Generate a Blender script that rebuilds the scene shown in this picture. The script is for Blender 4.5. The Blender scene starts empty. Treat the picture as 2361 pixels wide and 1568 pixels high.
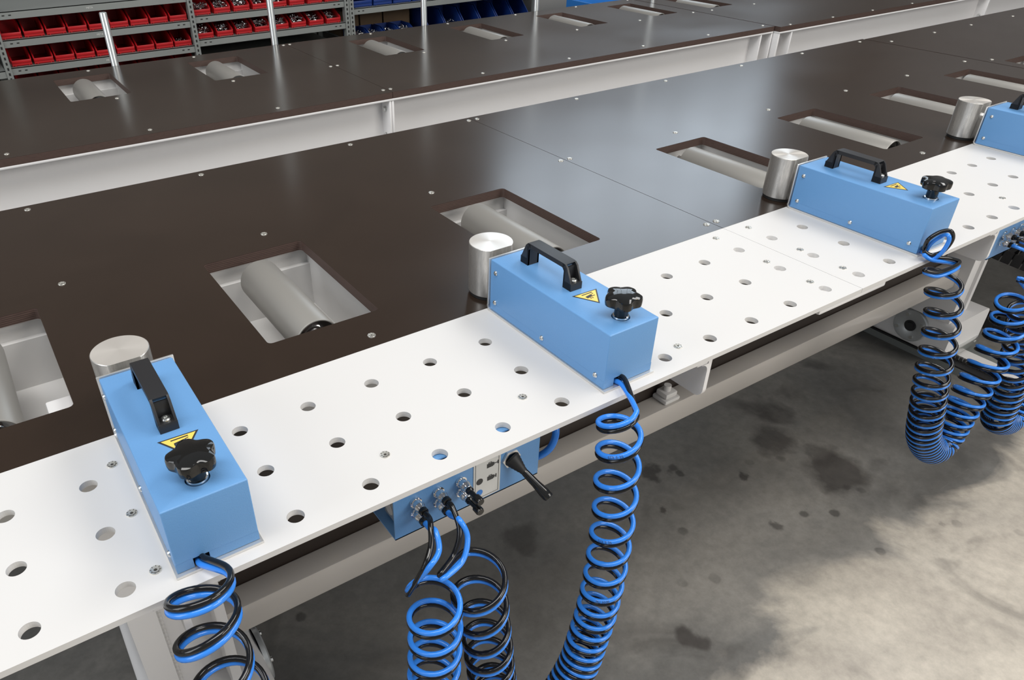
import bpy, bmesh, math, random
from mathutils import Vector, Matrix
PI = math.pi
SC = bpy.context.scene
COL = SC.collection
W, H = 2361, 1568

# ------------------------------------------------------------------ camera
# x runs along the tables, y away from the viewer, z = 0 is the near table top
CR = ((0.8414958331261919, -0.5402026553291077, -0.008115048159898663),
      (-0.3079376073824944, -0.4672370296428108, -0.8287725792339584),
      (0.44391349696849824, 0.6999076005487757, -0.5595267267104))
CP = Vector((0.10473973, -0.63446662, 0.65019326))
F, CX, CY = 1743.2337, 1029.042, 830.8797
cd = bpy.data.cameras.new('camera')
cam = bpy.data.objects.new('camera', cd)
COL.objects.link(cam)
M = Matrix(((CR[0][0], -CR[1][0], -CR[2][0], CP.x),
            (CR[0][1], -CR[1][1], -CR[2][1], CP.y),
            (CR[0][2], -CR[1][2], -CR[2][2], CP.z), (0, 0, 0, 1)))
cam.matrix_world = M
cd.sensor_width = 36
cd.lens = F * 36 / W
cd.shift_x = (W / 2 - CX) / W
cd.shift_y = (CY - H / 2) / W
cd.clip_start = 0.02
cd.clip_end = 200
SC.camera = cam

# ------------------------------------------------------------------ light
SC.view_settings.view_transform = 'Standard'
SC.view_settings.look = 'None'
SC.view_settings.gamma = 1
SC.view_settings.exposure = 0.0
wd = bpy.data.worlds.new('hall_air')
SC.world = wd
wd.use_nodes = True
bg = wd.node_tree.nodes['Background']
bg.inputs[0].default_value = (0.93, 0.97, 1.0, 1)
bg.inputs[1].default_value = 0.32

def area(name, loc, target, sx, sy, power, color=(1, 1, 1)):
    l = bpy.data.lights.new(name, 'AREA')
    l.shape = 'RECTANGLE'
    l.size = sx
    l.size_y = sy
    l.energy = power
    l.color = color
    o = bpy.data.objects.new(name, l)
    COL.objects.link(o)
    o.location = loc
    d = Vector(target) - Vector(loc)
    o.rotation_euler = d.to_track_quat('-Z', 'Y').to_euler()
    return o

area('ceiling_lamp_bank', (-0.6, -0.7, 4.6), (0.4, 0.4, 0), 4.5, 1.3, 162, (1.0, 0.985, 0.96))
area('ceiling_lamp_bank', (4.5, -0.4, 4.8), (3.0, 0.8, 0), 4.0, 1.5, 172, (1.0, 0.985, 0.96))
area('left_fill_light', (-4.5, 0.5, 2.0), (0.5, 0.3, 0), 2.5, 4.0, 120, (0.94, 0.97, 1.0))  # unseen fill added to brighten plate and left sides, no known window
area('floor_fill_light', (3.5, -4.5, 2.4), (2.3, -0.5, -0.85), 3.0, 2.4, 150, (1.0, 0.96, 0.9))  # unseen fill added to brighten the lower right floor, no known door
def lamp(name, loc, power):
    l = bpy.data.lights.new(name, 'POINT')
    l.energy = power
    l.shadow_soft_size = 0.06
    l.color = (1.0, 0.72, 0.35)
    o = bpy.data.objects.new(name, l)
    COL.objects.link(o)
    o.location = loc
lamp('warm_hall_lamp', (0.9, -1.6, 3.6), 12)
lamp('warm_hall_lamp', (2.6, -1.6, 3.6), 12)

# ------------------------------------------------------------------ materials
def mat(name, col, rough=0.5, metal=0.0, spec=0.5, coat=0.0):
    m = bpy.data.materials.new(name)
    m.use_nodes = True
    b = m.node_tree.nodes['Principled BSDF']
    b.inputs['Base Color'].default_value = (*col, 1)
    b.inputs['Roughness'].default_value = rough
    b.inputs['Metallic'].default_value = metal
    b.inputs['Specular IOR Level'].default_value = spec
    b.inputs['Coat Weight'].default_value = coat
    return m
def N(m, t, **kw):
    n = m.node_tree.nodes.new(t)
    for k, v in kw.items():
        setattr(n, k, v)
    return n
def L(m, a, b):
    m.node_tree.links.new(a, b)
def B(m):
    return m.node_tree.nodes['Principled BSDF']
def coords(m, scale=(1, 1, 1), kind='Object'):
    tc = N(m, 'ShaderNodeTexCoord')
    mp = N(m, 'ShaderNodeMapping')
    mp.inputs['Scale'].default_value = scale
    L(m, tc.outputs[kind], mp.inputs['Vector'])
    return mp.outputs['Vector']
def noise(m, vec, scale, detail=4, rough=0.55, dist=0.0):
    n = N(m, 'ShaderNodeTexNoise')
    n.inputs['Scale'].default_value = scale
    n.inputs['Detail'].default_value = detail
    n.inputs['Roughness'].default_value = rough
    n.inputs['Distortion'].default_value = dist
    L(m, vec, n.inputs['Vector'])
    return n.outputs['Fac']
def ramp(m, fac, stops):
    r = N(m, 'ShaderNodeValToRGB')
    e = r.color_ramp.elements
    while len(e) < len(stops):
        e.new(0.5)
    for i, (p, c) in enumerate(stops):
        e[i].position = p
        e[i].color = (*c, 1) if len(c) == 3 else c
    L(m, fac, r.inputs['Fac'])
    return r.outputs['Color']
def mixc(m, a, b, fac, mode='MIX'):
    n = N(m, 'ShaderNodeMix', data_type='RGBA', blend_type=mode)
    for s, v in ((n.inputs[0], fac), (n.inputs[6], a), (n.inputs[7], b)):
        if hasattr(v, 'is_linked'):
            L(m, v, s)
        else:
            s.default_value = v if not isinstance(v, tuple) else (*v, 1)
    return n.outputs[2]
def bump(m, h, strength, dist=0.001):
    n = N(m, 'ShaderNodeBump')
    n.inputs['Strength'].default_value = strength
    n.inputs['Distance'].default_value = dist
    L(m, h, n.inputs['Height'])
    L(m, n.outputs['Normal'], B(m).inputs['Normal'])

MT = {}
MT['white'] = mat('white powder coat', (0.64, 0.63, 0.62), 0.45, 0, 0.3)
bump(MT['white'], noise(MT['white'], coords(MT['white']), 900, 2), 0.05, 0.0004)
MT['frame'] = mat('light grey painted steel', (0.77, 0.76, 0.76), 0.4)
MT['beam'] = mat('grey beige painted beam', (0.50, 0.47, 0.44), 0.22)
MT['blue'] = mat('blue powder coat', (0.128, 0.305, 0.585), 0.40)
bump(MT['blue'], noise(MT['blue'], coords(MT['blue']), 700, 2, 0.5), 0.35, 0.0006)
MT['roller'] = mat('satin steel tube', (0.31, 0.297, 0.275), 0.42, 0.35)
MT['steel'] = mat('zinc plated steel', (0.72, 0.73, 0.72), 0.28, 1.0)
MT['post'] = mat('galvanised post', (0.75, 0.78, 0.78), 0.3, 0.85)
MT['chrome'] = mat('bright steel', (0.8, 0.8, 0.8), 0.1, 1.0)
MT['blackplastic'] = mat('black matt plastic', (0.018, 0.018, 0.02), 0.42)
MT['blackgloss'] = mat('black gloss plastic', (0.008, 0.008, 0.008), 0.07)
MT['rubber'] = mat('black rubber', (0.012, 0.012, 0.012), 0.55)
MT['bluetube'] = mat('blue polyurethane tube', (0.035, 0.235, 0.80), 0.16)
MT['blacktube'] = mat('black polyurethane tube', (0.006, 0.006, 0.007), 0.12)
MT['red'] = mat('red plastic bin', (0.40, 0.005, 0.009), 0.42)
MT['navy'] = mat('blue plastic bin', (0.004, 0.027, 0.16), 0.45)
MT['rack'] = mat('grey rack steel', (0.25, 0.265, 0.255), 0.45, 0.3)
MT['rackdark'] = mat('dark rack panel', (0.045, 0.043, 0.04), 0.7)
MT['card'] = mat('brown cardboard', (0.13, 0.085, 0.05), 0.85)
MT['yellow'] = mat('yellow sticker', (0.85, 0.60, 0.12), 0.4)
MT['ink'] = mat('black print', (0.03, 0.03, 0.03), 0.5)
MT['labelw'] = mat('pale label film', (0.62, 0.62, 0.60), 0.35)
MT['dotblue'] = mat('blue print', (0.03, 0.2, 0.6), 0.4)
MT['flange'] = mat('machined flange', (0.50, 0.52, 0.53), 0.3, 0.5)
MT['brown'] = mat('dark brown board', (0.028, 0.020, 0.016), 0.4)
MT['slot'] = mat('slot shadow painted black', (0.01, 0.01, 0.01), 0.8)  # flat black painted in for the shade inside the open slots
MT['wall'] = mat('grey plaster wall', (0.55, 0.50, 0.46), 0.9)
MT['cabinet'] = mat('grey cabinet paint', (0.18, 0.18, 0.175), 0.6)

# phenolic film faced plywood: brown-black face, satin with wear
m = mat('phenolic plywood face', (0.034, 0.024, 0.019), 0.2)
v = coords(m)
n1 = noise(m, coords(m, (1, 1, 1)), 3.2, 5, 0.6, 0.8)
base = ramp(m, n1, [(0.3, (0.022, 0.0135, 0.0090)), (0.7, (0.028, 0.0175, 0.0120))])
n2 = noise(m, coords(m, (8, 26, 8)), 2.2, 6, 0.7, 0.5)
wear = ramp(m, n2, [(0.74, (0, 0, 0)), (0.90, (0.5, 0.5, 0.5))])
col = mixc(m, base, (0.062, 0.055, 0.050), wear)
L(m, col, B(m).inputs['Base Color'])
rr = ramp(m, noise(m, v, 1.6, 3, 0.5, 0.4), [(0.3, (0.19,) * 3), (0.75, (0.26,) * 3)])
L(m, rr, B(m).inputs['Roughness'])
MT['ply'] = m
# layered edge of the plywood
m = mat('plywood edge', (0.1, 0.05, 0.035), 0.55)
sx = N(m, 'ShaderNodeSeparateXYZ')
L(m, coords(m), sx.inputs[0])
wv = N(m, 'ShaderNodeMath', operation='MULTIPLY')
L(m, sx.outputs[2], wv.inputs[0]); wv.inputs[1].default_value = 2 * PI / 0.0036
sn = N(m, 'ShaderNodeMath', operation='SINE')
L(m, wv.outputs[0], sn.inputs[0])
ad = N(m, 'ShaderNodeMath', operation='MULTIPLY_ADD')
L(m, sn.outputs[0], ad.inputs[0]); ad.inputs[1].default_value = 0.35; ad.inputs[2].default_value = 0.5
rc = ramp(m, ad.outputs[0], [(0.15, (0.040, 0.023, 0.018)), (0.85, (0.105, 0.064, 0.052))])
nn = noise(m, coords(m, (30, 30, 400)), 2.0, 4)
rc = mixc(m, rc, (0.03, 0.016, 0.012), ramp(m, nn, [(0.5, (0, 0, 0)), (0.75, (0.6, 0.6, 0.6))]))
L(m, rc, B(m).inputs['Base Color'])
MT['plyedge'] = m
# machined aluminium: turned face
m = mat('turned aluminium face', (0.80, 0.76, 0.71), 0.28, 0.6)
gt = N(m, 'ShaderNodeTexCoord')
gs = N(m, 'ShaderNodeSeparateXYZ')
L(m, gt.outputs['Object'], gs.inputs[0])
tg = N(m, 'ShaderNodeTangent', direction_type='RADIAL', axis='Z')
B(m).inputs['Anisotropic'].default_value = 0.85
L(m, tg.outputs[0], B(m).inputs['Tangent'])
MT['turned'] = m
m = mat('aluminium cylinder wall', (0.60, 0.585, 0.56), 0.33, 0.8)
nz = noise(m, coords(m, (60, 60, 9)), 3.0, 5, 0.65)
L(m, ramp(m, nz, [(0.3, (0.46, 0.45, 0.43)), (0.7, (0.70, 0.68, 0.65))]), B(m).inputs['Base Color'])
L(m, ramp(m, nz, [(0.3, (0.42,) * 3), (0.7, (0.25,) * 3)]), B(m).inputs['Roughness'])
MT['alu'] = m
MT['aluplate'] = mat('brushed aluminium plate', (0.74, 0.73, 0.71), 0.35, 0.8)
# countersunk screw head with pressed ring
MT['screw'] = mat('zinc screw head', (0.74, 0.72, 0.66), 0.32, 0.75)
MT['screwdark'] = mat('screw recess', (0.06, 0.055, 0.05), 0.5, 0.5)
# concrete
STAINS = ((1.924, 0.133, 0.085, 0.85), (1.96, 0.20, 0.05, 0.6), (1.889, 0.329, 0.065, 0.7), (1.143, -0.024, 0.035, 0.9), (1.475, 0.427, 0.030, 0.8), (1.688, 0.255, 0.016, 0.8), (2.008, 0.405, 0.05, 0.5),
          (1.545, 0.392, 0.018, 0.7), (1.007, 0.433, 0.05, 0.6), (1.61, 0.10, 0.02, 0.7), (1.40, 0.30, 0.014, 0.8))
m = mat('polished concrete floor', (0.2, 0.19, 0.18), 0.4)
v = coords(m)
a = noise(m, v, 1.1, 8, 0.62, 0.6)
c0 = ramp(m, a, [(0.30, (0.085, 0.080, 0.074)), (0.50, (0.15, 0.146, 0.137)), (0.68, (0.26, 0.245, 0.222))])
# large pale polished area with floor light painted in, oil patches, drops and scratches
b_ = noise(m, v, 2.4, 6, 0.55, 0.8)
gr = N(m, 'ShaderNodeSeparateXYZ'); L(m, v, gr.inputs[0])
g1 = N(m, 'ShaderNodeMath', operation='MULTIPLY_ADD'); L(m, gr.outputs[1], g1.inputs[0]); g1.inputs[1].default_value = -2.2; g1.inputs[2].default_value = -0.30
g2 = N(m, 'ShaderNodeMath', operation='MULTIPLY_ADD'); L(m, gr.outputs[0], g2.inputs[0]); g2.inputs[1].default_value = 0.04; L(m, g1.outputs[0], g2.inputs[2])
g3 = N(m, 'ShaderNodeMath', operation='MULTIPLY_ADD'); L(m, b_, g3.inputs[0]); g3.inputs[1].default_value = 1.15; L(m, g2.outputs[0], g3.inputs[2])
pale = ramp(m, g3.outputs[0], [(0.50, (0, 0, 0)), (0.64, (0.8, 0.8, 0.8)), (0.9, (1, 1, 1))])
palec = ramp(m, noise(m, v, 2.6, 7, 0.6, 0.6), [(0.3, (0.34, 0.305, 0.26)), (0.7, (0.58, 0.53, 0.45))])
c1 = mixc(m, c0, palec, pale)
oil = ramp(m, noise(m, v, 3.3, 4, 0.5, 0.9), [(0.58, (0, 0, 0)), (0.70, (0.6, 0.6, 0.6))])
c2 = mixc(m, c1, (0.045, 0.040, 0.036), oil)
vo = N(m, 'ShaderNodeTexVoronoi'); vo.inputs['Scale'].default_value = 11; L(m, v, vo.inputs['Vector'])
vd = N(m, 'ShaderNodeMath', operation='MULTIPLY_ADD'); L(m, noise(m, v, 30, 3), vd.inputs[0]); vd.inputs[1].default_value = 0.25; L(m, vo.outputs['Distance'], vd.inputs[2])
drops = ramp(m, vd.outputs[0], [(0.24, (0.7, 0.7, 0.7)), (0.30, (0, 0, 0))])
sel = ramp(m, noise(m, v, 2.0, 3), [(0.5, (0, 0, 0)), (0.6, (1, 1, 1))])
dm = mixc(m, (0, 0, 0), drops, sel)
c3 = mixc(m, c2, (0.05, 0.046, 0.042), dm)
# a few known oil stains
nzc = N(m, 'ShaderNodeTexNoise'); nzc.inputs['Scale'].default_value = 14; nzc.inputs['Detail'].default_value = 5; L(m, v, nzc.inputs['Vector'])
vm = N(m, 'ShaderNodeVectorMath', operation='SCALE'); L(m, nzc.outputs['Color'], vm.inputs[0]); vm.inputs['Scale'].default_value = 0.11
va_ = N(m, 'ShaderNodeVectorMath', operation='ADD'); L(m, v, va_.inputs[0]); L(m, vm.outputs[0], va_.inputs[1])
for (sx0, sy0, r0, st0) in STAINS:
    ds = N(m, 'ShaderNodeVectorMath', operation='DISTANCE')
    L(m, va_.outputs[0], ds.inputs[0]); ds.inputs[1].default_value = (sx0 + 0.055, sy0 + 0.055, -0.85 + 0.055)
    c3 = mixc(m, c3, (0.052, 0.046, 0.042), ramp(m, ds.outputs['Value'], [(r0 * 0.75, (st0,) * 3), (r0 * 1.25, (0, 0, 0))]))
c4 = mixc(m, c3, ramp(m, noise(m, v, 38, 6, 0.7), [(0.3, (0.72,) * 3), (0.7, (1.22,) * 3)]), 0.6, 'MULTIPLY')
scr = ramp(m, noise(m, coords(m, (3, 60, 1)), 1.6, 3, 0.6, 0.8), [(0.74, (0, 0, 0)), (0.78, (0.5, 0.5, 0.5))])
c5 = mixc(m, c4, (0.34, 0.33, 0.31), scr)
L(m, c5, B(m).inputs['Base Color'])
L(m, ramp(m, a, [(0.3, (0.36,) * 3), (0.7, (0.55,) * 3)]), B(m).inputs['Roughness'])
bump(m, noise(m, v, 60, 6, 0.7), 0.12, 0.002)
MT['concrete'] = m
m = mat('daylight behind glass', (0.8, 0.85, 0.9), 0.3)
B(m).inputs['Emission Color'].default_value = (0.76, 0.88, 1.0, 1)
B(m).inputs['Emission Strength'].default_value = 3.4
MT['daylight'] = m

# ------------------------------------------------------------------ mesh helpers
def T(x=0, y=0, z=0):
    return Matrix.Translation((x, y, z))
def box(bm, x0, x1, y0, y1, z0, z1, mi=0, bev=0, seg=2):
    r = bmesh.ops.create_cube(bm, size=1)
    vs = r['verts']
    for q in vs:
        q.co = Vector(((x0 + x1) / 2 + q.co.x * (x1 - x0), (y0 + y1) / 2 + q.co.y * (y1 - y0), (z0 + z1) / 2 + q.co.z * (z1 - z0)))
    fs = set(f for q in vs for f in q.link_faces)
    for f in fs:
        f.material_index = mi
    if bev:
        es = set(e for q in vs for e in q.link_edges)
        r = bmesh.ops.bevel(bm, geom=list(es), offset=bev, segments=seg, affect='EDGES', profile=0.5)
        for f in r['faces']:
            f.material_index = mi
def axis_m(p0, p1):
    d = (Vector(p1) - Vector(p0))
    q = d.to_track_quat('Z', 'Y')
    return Matrix.Translation((Vector(p0) + Vector(p1)) / 2) @ q.to_matrix().to_4x4(), d.length
def cyl(bm, p0, p1, r0, r1=None, seg=24, mi=0, cap=True, capmi=None):
    r1 = r0 if r1 is None else r1
    mm, ln = axis_m(p0, p1)
    n0 = len(bm.faces)
    bmesh.ops.create_cone(bm, cap_ends=cap, segments=seg, radius1=r0, radius2=r1, depth=ln, matrix=mm)
    bm.faces.ensure_lookup_table()
    for f in bm.faces[n0:]:
        f.material_index = mi if (len(f.verts) == 4 or capmi is None) else capmi
def lathe(bm, prof, mm=Matrix(), seg=32, mi=0):
    rings = []
    for r, z in prof:
        if r < 1e-6:
            rings.append([bm.verts.new(mm @ Vector((0, 0, z)))])
        else:
            rings.append([bm.verts.new(mm @ Vector((r * math.cos(2 * PI * i / seg), r * math.sin(2 * PI * i / seg), z))) for i in range(seg)])
    for a, b in zip(rings, rings[1:]):
        for i in range(seg):
            j = (i + 1) % seg
            if len(a) == 1 and len(b) == 1:
                continue
            if len(a) == 1:
                f = bm.faces.new((a[0], b[j], b[i]))
            elif len(b) == 1:
                f = bm.faces.new((a[i], a[j], b[0]))
            else:
                f = bm.faces.new((a[i], a[j], b[j], b[i]))
            f.material_index = mi
def prism(bm, pts, mm, depth, mi=0, sidemi=None):
    # 2D outline in local xy of mm, extruded along local z
    a = [bm.verts.new(mm @ Vector((x, y, 0))) for x, y in pts]
    b = [bm.verts.new(mm @ Vector((x, y, depth))) for x, y in pts]
    f = bm.faces.new(a[::-1]); f.material_index = mi
    f = bm.faces.new(b); f.material_index = mi
    n = len(pts)
    for i in range(n):
        f = bm.faces.new((a[i], a[(i + 1) % n], b[(i + 1) % n], b[i]))
        f.material_index = mi if sidemi is None else sidemi
def rrect(x0, x1, y0, y1, r, n=4):
    out = []
    for cx_, cy_, a0 in ((x1 - r, y1 - r, 0), (x0 + r, y1 - r, 90), (x0 + r, y0 + r, 180), (x1 - r, y0 + r, 270)):
        for i in range(n + 1):
            a = math.radians(a0 + 90 * i / n)
            out.append((cx_ + r * math.cos(a), cy_ + r * math.sin(a)))
    return out
def circ(cx_, cy_, r, n=24):
    return [(cx_ + r * math.cos(2 * PI * i / n), cy_ + r * math.sin(2 * PI * i / n)) for i in range(n)]
def plate(bm, outer, holes, z0, z1, mtop=0, mside=1):
    loops = [outer] + holes
    top = []
    es = []
    for lp in loops:
        vs = [bm.verts.new((x, y, z1)) for x, y in lp]
        top.append(vs)
        for i in range(len(vs)):
            es.append(bm.edges.new((vs[i], vs[(i + 1) % len(vs)])))
    r = bmesh.ops.triangle_fill(bm, use_beauty=True, use_dissolve=False, edges=es)
    fs = [g for g in r['geom'] if isinstance(g, bmesh.types.BMFace)]
    mp = {}
    for vs in top:
        for q in vs:
            mp[q] = bm.verts.new((q.co.x, q.co.y, z0))
    for f in fs:
        if f.normal.z < 0:
            f.normal_flip()
        f.material_index = mtop
        g = bm.faces.new([mp[q] for q in reversed(f.verts)])
        g.material_index = mtop
    for vs in top:
        n = len(vs)
        for i in range(n):
            a, b = vs[i], vs[(i + 1) % n]
            f = bm.faces.new((a, b, mp[b], mp[a]))
            f.material_index = mside
def fin(name, bm, mats, parent=None, loc=None, smooth=True, fixn=True, sharp=34):
    if fixn:
        bmesh.ops.recalc_face_normals(bm, faces=bm.faces[:])
    me = bpy.data.meshes.new(name)
    bm.to_mesh(me)
    bm.free()
    if not isinstance(mats, (list, tuple)):
        mats = [mats]
    for q in mats:
        me.materials.append(MT[q] if isinstance(q, str) else q)
    if smooth:
        for p in me.polygons:
            p.use_smooth = True
        me.set_sharp_from_angle(angle=math.radians(sharp))
    o = bpy.data.objects.new(name, me)
    COL.objects.link(o)
    if parent is not None:
        o.parent = parent
    if loc is not None:
        o.location = loc
    return o
def NB():
    return bmesh.new()
def thing(name, label, cat, loc=(0, 0, 0), group=None):
    o = bpy.data.objects.new(name, None)
    o.empty_display_size = 0.05
    COL.objects.link(o)
    o.location = loc
    o['label'] = label
    o['category'] = cat
    if group:
        o['group'] = group
    return o
def tag(o, label=None, cat=None, group=None, kind=None):
    if label: o['label'] = label
    if cat: o['category'] = cat
    if group: o['group'] = group
    if kind: o['kind'] = kind
    return o
def kids(o):
    return [c for c in bpy.data.objects if c.parent == o]
def dup(root, loc, label=None, parent=None, tree=None):
    tree = tree or kids(root)
    r = root.copy(); COL.objects.link(r); r.location = loc
    r.parent = parent
    if label: r['label'] = label
    for ch in tree:
        c = ch.copy(); COL.objects.link(c); c.parent = r
        for g in kids(ch):
            d = g.copy(); COL.objects.link(d); d.parent = c
    return r
def ray(px, py):
    a, b = (px - CX) / F, (py - CY) / F
    return Vector([CR[0][k] * a + CR[1][k] * b + CR[2][k] for k in range(3)])
def at(px, py, ax, val):   # a point seen in the photograph, on a known plane of the place
    d = ray(px, py)
    return CP + d * ((val - CP[ax]) / d[ax])

FLOOR = -0.85
PT = 0.021          # plywood thickness
# ------------------------------------------------------------------ the hall
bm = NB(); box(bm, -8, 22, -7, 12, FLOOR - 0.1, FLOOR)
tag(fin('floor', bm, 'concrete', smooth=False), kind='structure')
bm = NB(); box(bm, -8, 22, 12, 12.2, FLOOR, 12)
tag(fin('wall_back', bm, 'wall', smooth=False), kind='structure')
bm = NB(); box(bm, 22, 22.2, -7, 12, FLOOR, 12)
tag(fin('wall_right', bm, 'wall', smooth=False), kind='structure')
# band of windows high in the back wall: frame with mullions and bright panes
wx0, wx1, wz0, wz1 = 9.4, 18.2, 4.6, 11.4
bm = NB()
for k in range(6):
    x = wx0 + (wx1 - wx0) * k / 5
    box(bm, x - 0.05, x + 0.05, 11.9, 12.0, wz0, wz1)
for z in (wz0, (wz0 + wz1) / 2, wz1):
    box(bm, wx0, wx1, 11.9, 12.0, z - 0.05, z + 0.05)
w = tag(fin('window_1', bm, 'frame', smooth=False), kind='structure')
bm = NB(); box(bm, wx0, wx1, 11.95, 11.97, wz0, wz1)
tag(fin('window_pane', bm, 'daylight', w, smooth=False))

# ------------------------------------------------------------------ screws
def screw_mesh(name='screw', r=0.0068):
    bm = NB()
    lathe(bm, [(0.0001, 0.0006), (r * 0.28, 0.0006), (r * 0.30, 0.0012), (r * 0.62, 0.0014), (r * 0.66, 0.0010), (r * 0.93, 0.0013), (r, 0.0004), (r, -0.003)], seg=20)
    for f in bm.faces:
        c = f.calc_center_median()
        rad = math.hypot(c.x, c.y)
        f.material_index = 1 if rad < r * 0.27 or abs(rad - r * 0.64) < r * 0.025 else 0
    for k in range(8):
        a = PI * k / 4
        cx_, cy_ = math.cos(a) * r * 0.79, math.sin(a) * r * 0.79
        bmesh.ops.create_cube(bm, size=1, matrix=Matrix.Translation((cx_, cy_, 0.0012)) @ Matrix.Rotation(a, 4, 'Z') @ Matrix.Diagonal((r * 0.24, r * 0.07, 0.0006, 1)))
        bm.faces.ensure_lookup_table()
        for f in bm.faces[-6:]:
            f.material_index = 1
    o = fin(name, bm, ['screw', 'screwdark'])
    me = o.data
    bpy.data.objects.remove(o)
    return me
SCREW = screw_mesh()
def put_screw(parent, x, y, z, name='screw', me=None):
    o = bpy.data.objects.new(name, me or SCREW)
    COL.objects.link(o)
    o.parent = parent
    o.location = Vector((x, y, z))
    o.rotation_euler = (0, 0, (x * 37.0 + y * 11) % 3.0)
    return o

# ------------------------------------------------------------------ assembly tables
ROLL = {}
def roller(parent, x, y0, y1, z, r=0.040):
    key = round(y1 - y0, 3)
    if key not in ROLL:
        ln = y1 - y0
        bm = NB()
        mm = Matrix.Rotation(-PI / 2, 4, 'X')
        lathe(bm, [(r * 0.9, 0.004), (r * 0.93, 0.0), (r * 0.97, 0.0), (r, 0.003), (r, ln - 0.003), (r * 0.97, ln), (r * 0.93, ln), (r * 0.9, ln - 0.004)], mm, 48)
        a = fin('roller', bm, 'roller')
        b = []
        for z0, s in ((0.0, 1), (ln, -1)):
            bm = NB()
            lathe(bm, [(r * 0.9, z0 + s * 0.004), (r * 0.86, z0 + s * 0.009), (r * 0.60, z0 + s * 0.011), (r * 0.52, z0 + s * 0.002), (r * 0.40, z0 - s * 0.001), (r * 0.36, z0 + s * 0.004), (r * 0.2, z0 + s * 0.004), (r * 0.2, z0 - s * 0.012), (0.0001, z0 - s * 0.012)], mm, 40)
            b.append(fin('end_cap', bm, 'chrome'))
        bm = NB()
        cyl(bm, (0, -0.035, 0), (0, ln + 0.035, 0), 0.007, seg=12)
        c = fin('axle', bm, 'steel')
        ROLL[key] = (a.data, b[0].data, b[1].data, c.data)
        for q in (a, b[0], b[1], c):
            bpy.data.objects.remove(q)
    a, b, b2, c = ROLL[key]
    o = bpy.data.objects.new('roller', a); COL.objects.link(o); o.parent = parent; o.location = (x, y0, z)
    for nm, me in (('end_cap', b), ('end_cap', b2), ('axle', c)):
        q = bpy.data.objects.new(nm, me); COL.objects.link(q); q.parent = o
    return o

def build_table(label, z0, ya, yb, panels, opens, ow, oy, screwx, srows, group, side=None, ends=(None, None)):
    """one machine bed: plywood panels with openings, rollers in pans, painted steel frame"""
    xa, xb = panels[0][0], panels[-1][1]
    t = thing('assembly_table', label, 'workbench', ((xa + xb) / 2, (ya + yb) / 2, FLOOR), group)
    O = Vector(((xa + xb) / 2, (ya + yb) / 2, FLOOR))
    for pi, (x0, x1) in enumerate(panels):
        hs = []
        for i, x in enumerate(opens):
            if x0 < x < x1:
                hs.append(rrect(x, x + ow[i], oy[0], oy[1], 0.008))
        bm = NB()
        plate(bm, [(x0, ya), (x1, ya), (x1, yb), (x0, yb)], hs, -PT, 0)
        p = fin('panel', bm, ['ply', 'plyedge'], t, loc=(-O.x, -O.y, z0 - O.z), smooth=False)
        for ry in srows:
            for sx_ in screwx:
                if x0 < sx_ < x1:
                    put_screw(p, sx_, ry, 0)
    for i, x in enumerate(opens):
        w = ow[i]
        bm = NB()
        zt = -PT
        th = 0.004
        gx0, gx1, gy0, gy1 = x - 0.014, x + w + 0.014, oy[0] - 0.03, oy[1] + 0.012
        box(bm, gx0, gx1, gy1, gy1 + th, -0.15, zt)                 # back wall
        box(bm, gx0, gx1, gy1 - 0.012, gy1, -0.15, -0.056)          # lower ledge
        box(bm, gx0 - th, gx0, gy0, gy1, -0.15, zt)
        box(bm, gx1, gx1 + th, gy0, gy1, -0.15, zt)
        box(bm, gx0, gx1, gy0 - th, gy0, -0.15, zt)
        cx_ = x + w * 0.46
        plate(bm, [(gx0, gy0), (gx1, gy0), (gx1, gy1), (gx0, gy1)], [rrect(cx_ - 0.045, cx_ + 0.065, gy0 + 0.03, gy0 + 0.16, 0.008)], -0.154, -0.15, 0, 0)
        pan = fin('roller_pan', bm, 'white', t, loc=(-O.x, -O.y, z0 - O.z))
        bm = NB()
        bx_, by_ = gx1, gy0 + 0.085
        cyl(bm, (bx_ - 0.004, by_, -0.085), (bx_, by_, -0.085), 0.0095, seg=20)
        cyl(bm, (bx_ - 0.011, by_, -0.085), (bx_ - 0.004, by_, -0.085), 0.0075, seg=6)
        fin('bolt', bm, 'steel', pan)
        r = roller(t, x + w * 0.46 - O.x, oy[0] + 0.022 - O.y, oy[1] - 0.045 - O.y, z0 - O.z - 0.037)
    # painted steel frame under the panels
    zt = z0 - PT - O.z
    bm = NB()
    for s, yy in ((1, ya), (-1, yb)):
        y0_ = yy - O.y
        if side == 'plate' and s == 1:
            continue
        box(bm, xa - O.x, xb - O.x, min(y0_, y0_ + s * 0.065), max(y0_, y0_ + s * 0.065), zt - 0.008, zt, bev=0.002)
        box(bm, xa - O.x, xb - O.x, min(y0_ + s * 0.057, y0_ + s * 0.065), max(y0_ + s * 0.057, y0_ + s * 0.065), zt - 0.20, zt - 0.008)
        box(bm, xa - O.x, xb - O.x, min(y0_ + s * 0.0, y0_ + s * 0.065), max(y0_, y0_ + s * 0.065), zt - 0.208, zt - 0.20, bev=0.002)
    fin('frame', bm, 'frame', t)
    return t, O

def stiffener(t, O, x, ya, z0, w=0.008, slope=0.0, bolts=()):
    bm = NB()
    zt = z0 - PT - 0.008
    box(bm, x - w / 2 - O.x, x + w / 2 - O.x, ya + 0.002 - O.y, ya + 0.06 - O.y, zt - 0.195 - O.z, zt - O.z, bev=0.001)
    s = fin('stiffener', bm, 'frame', t)
    return s

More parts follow.
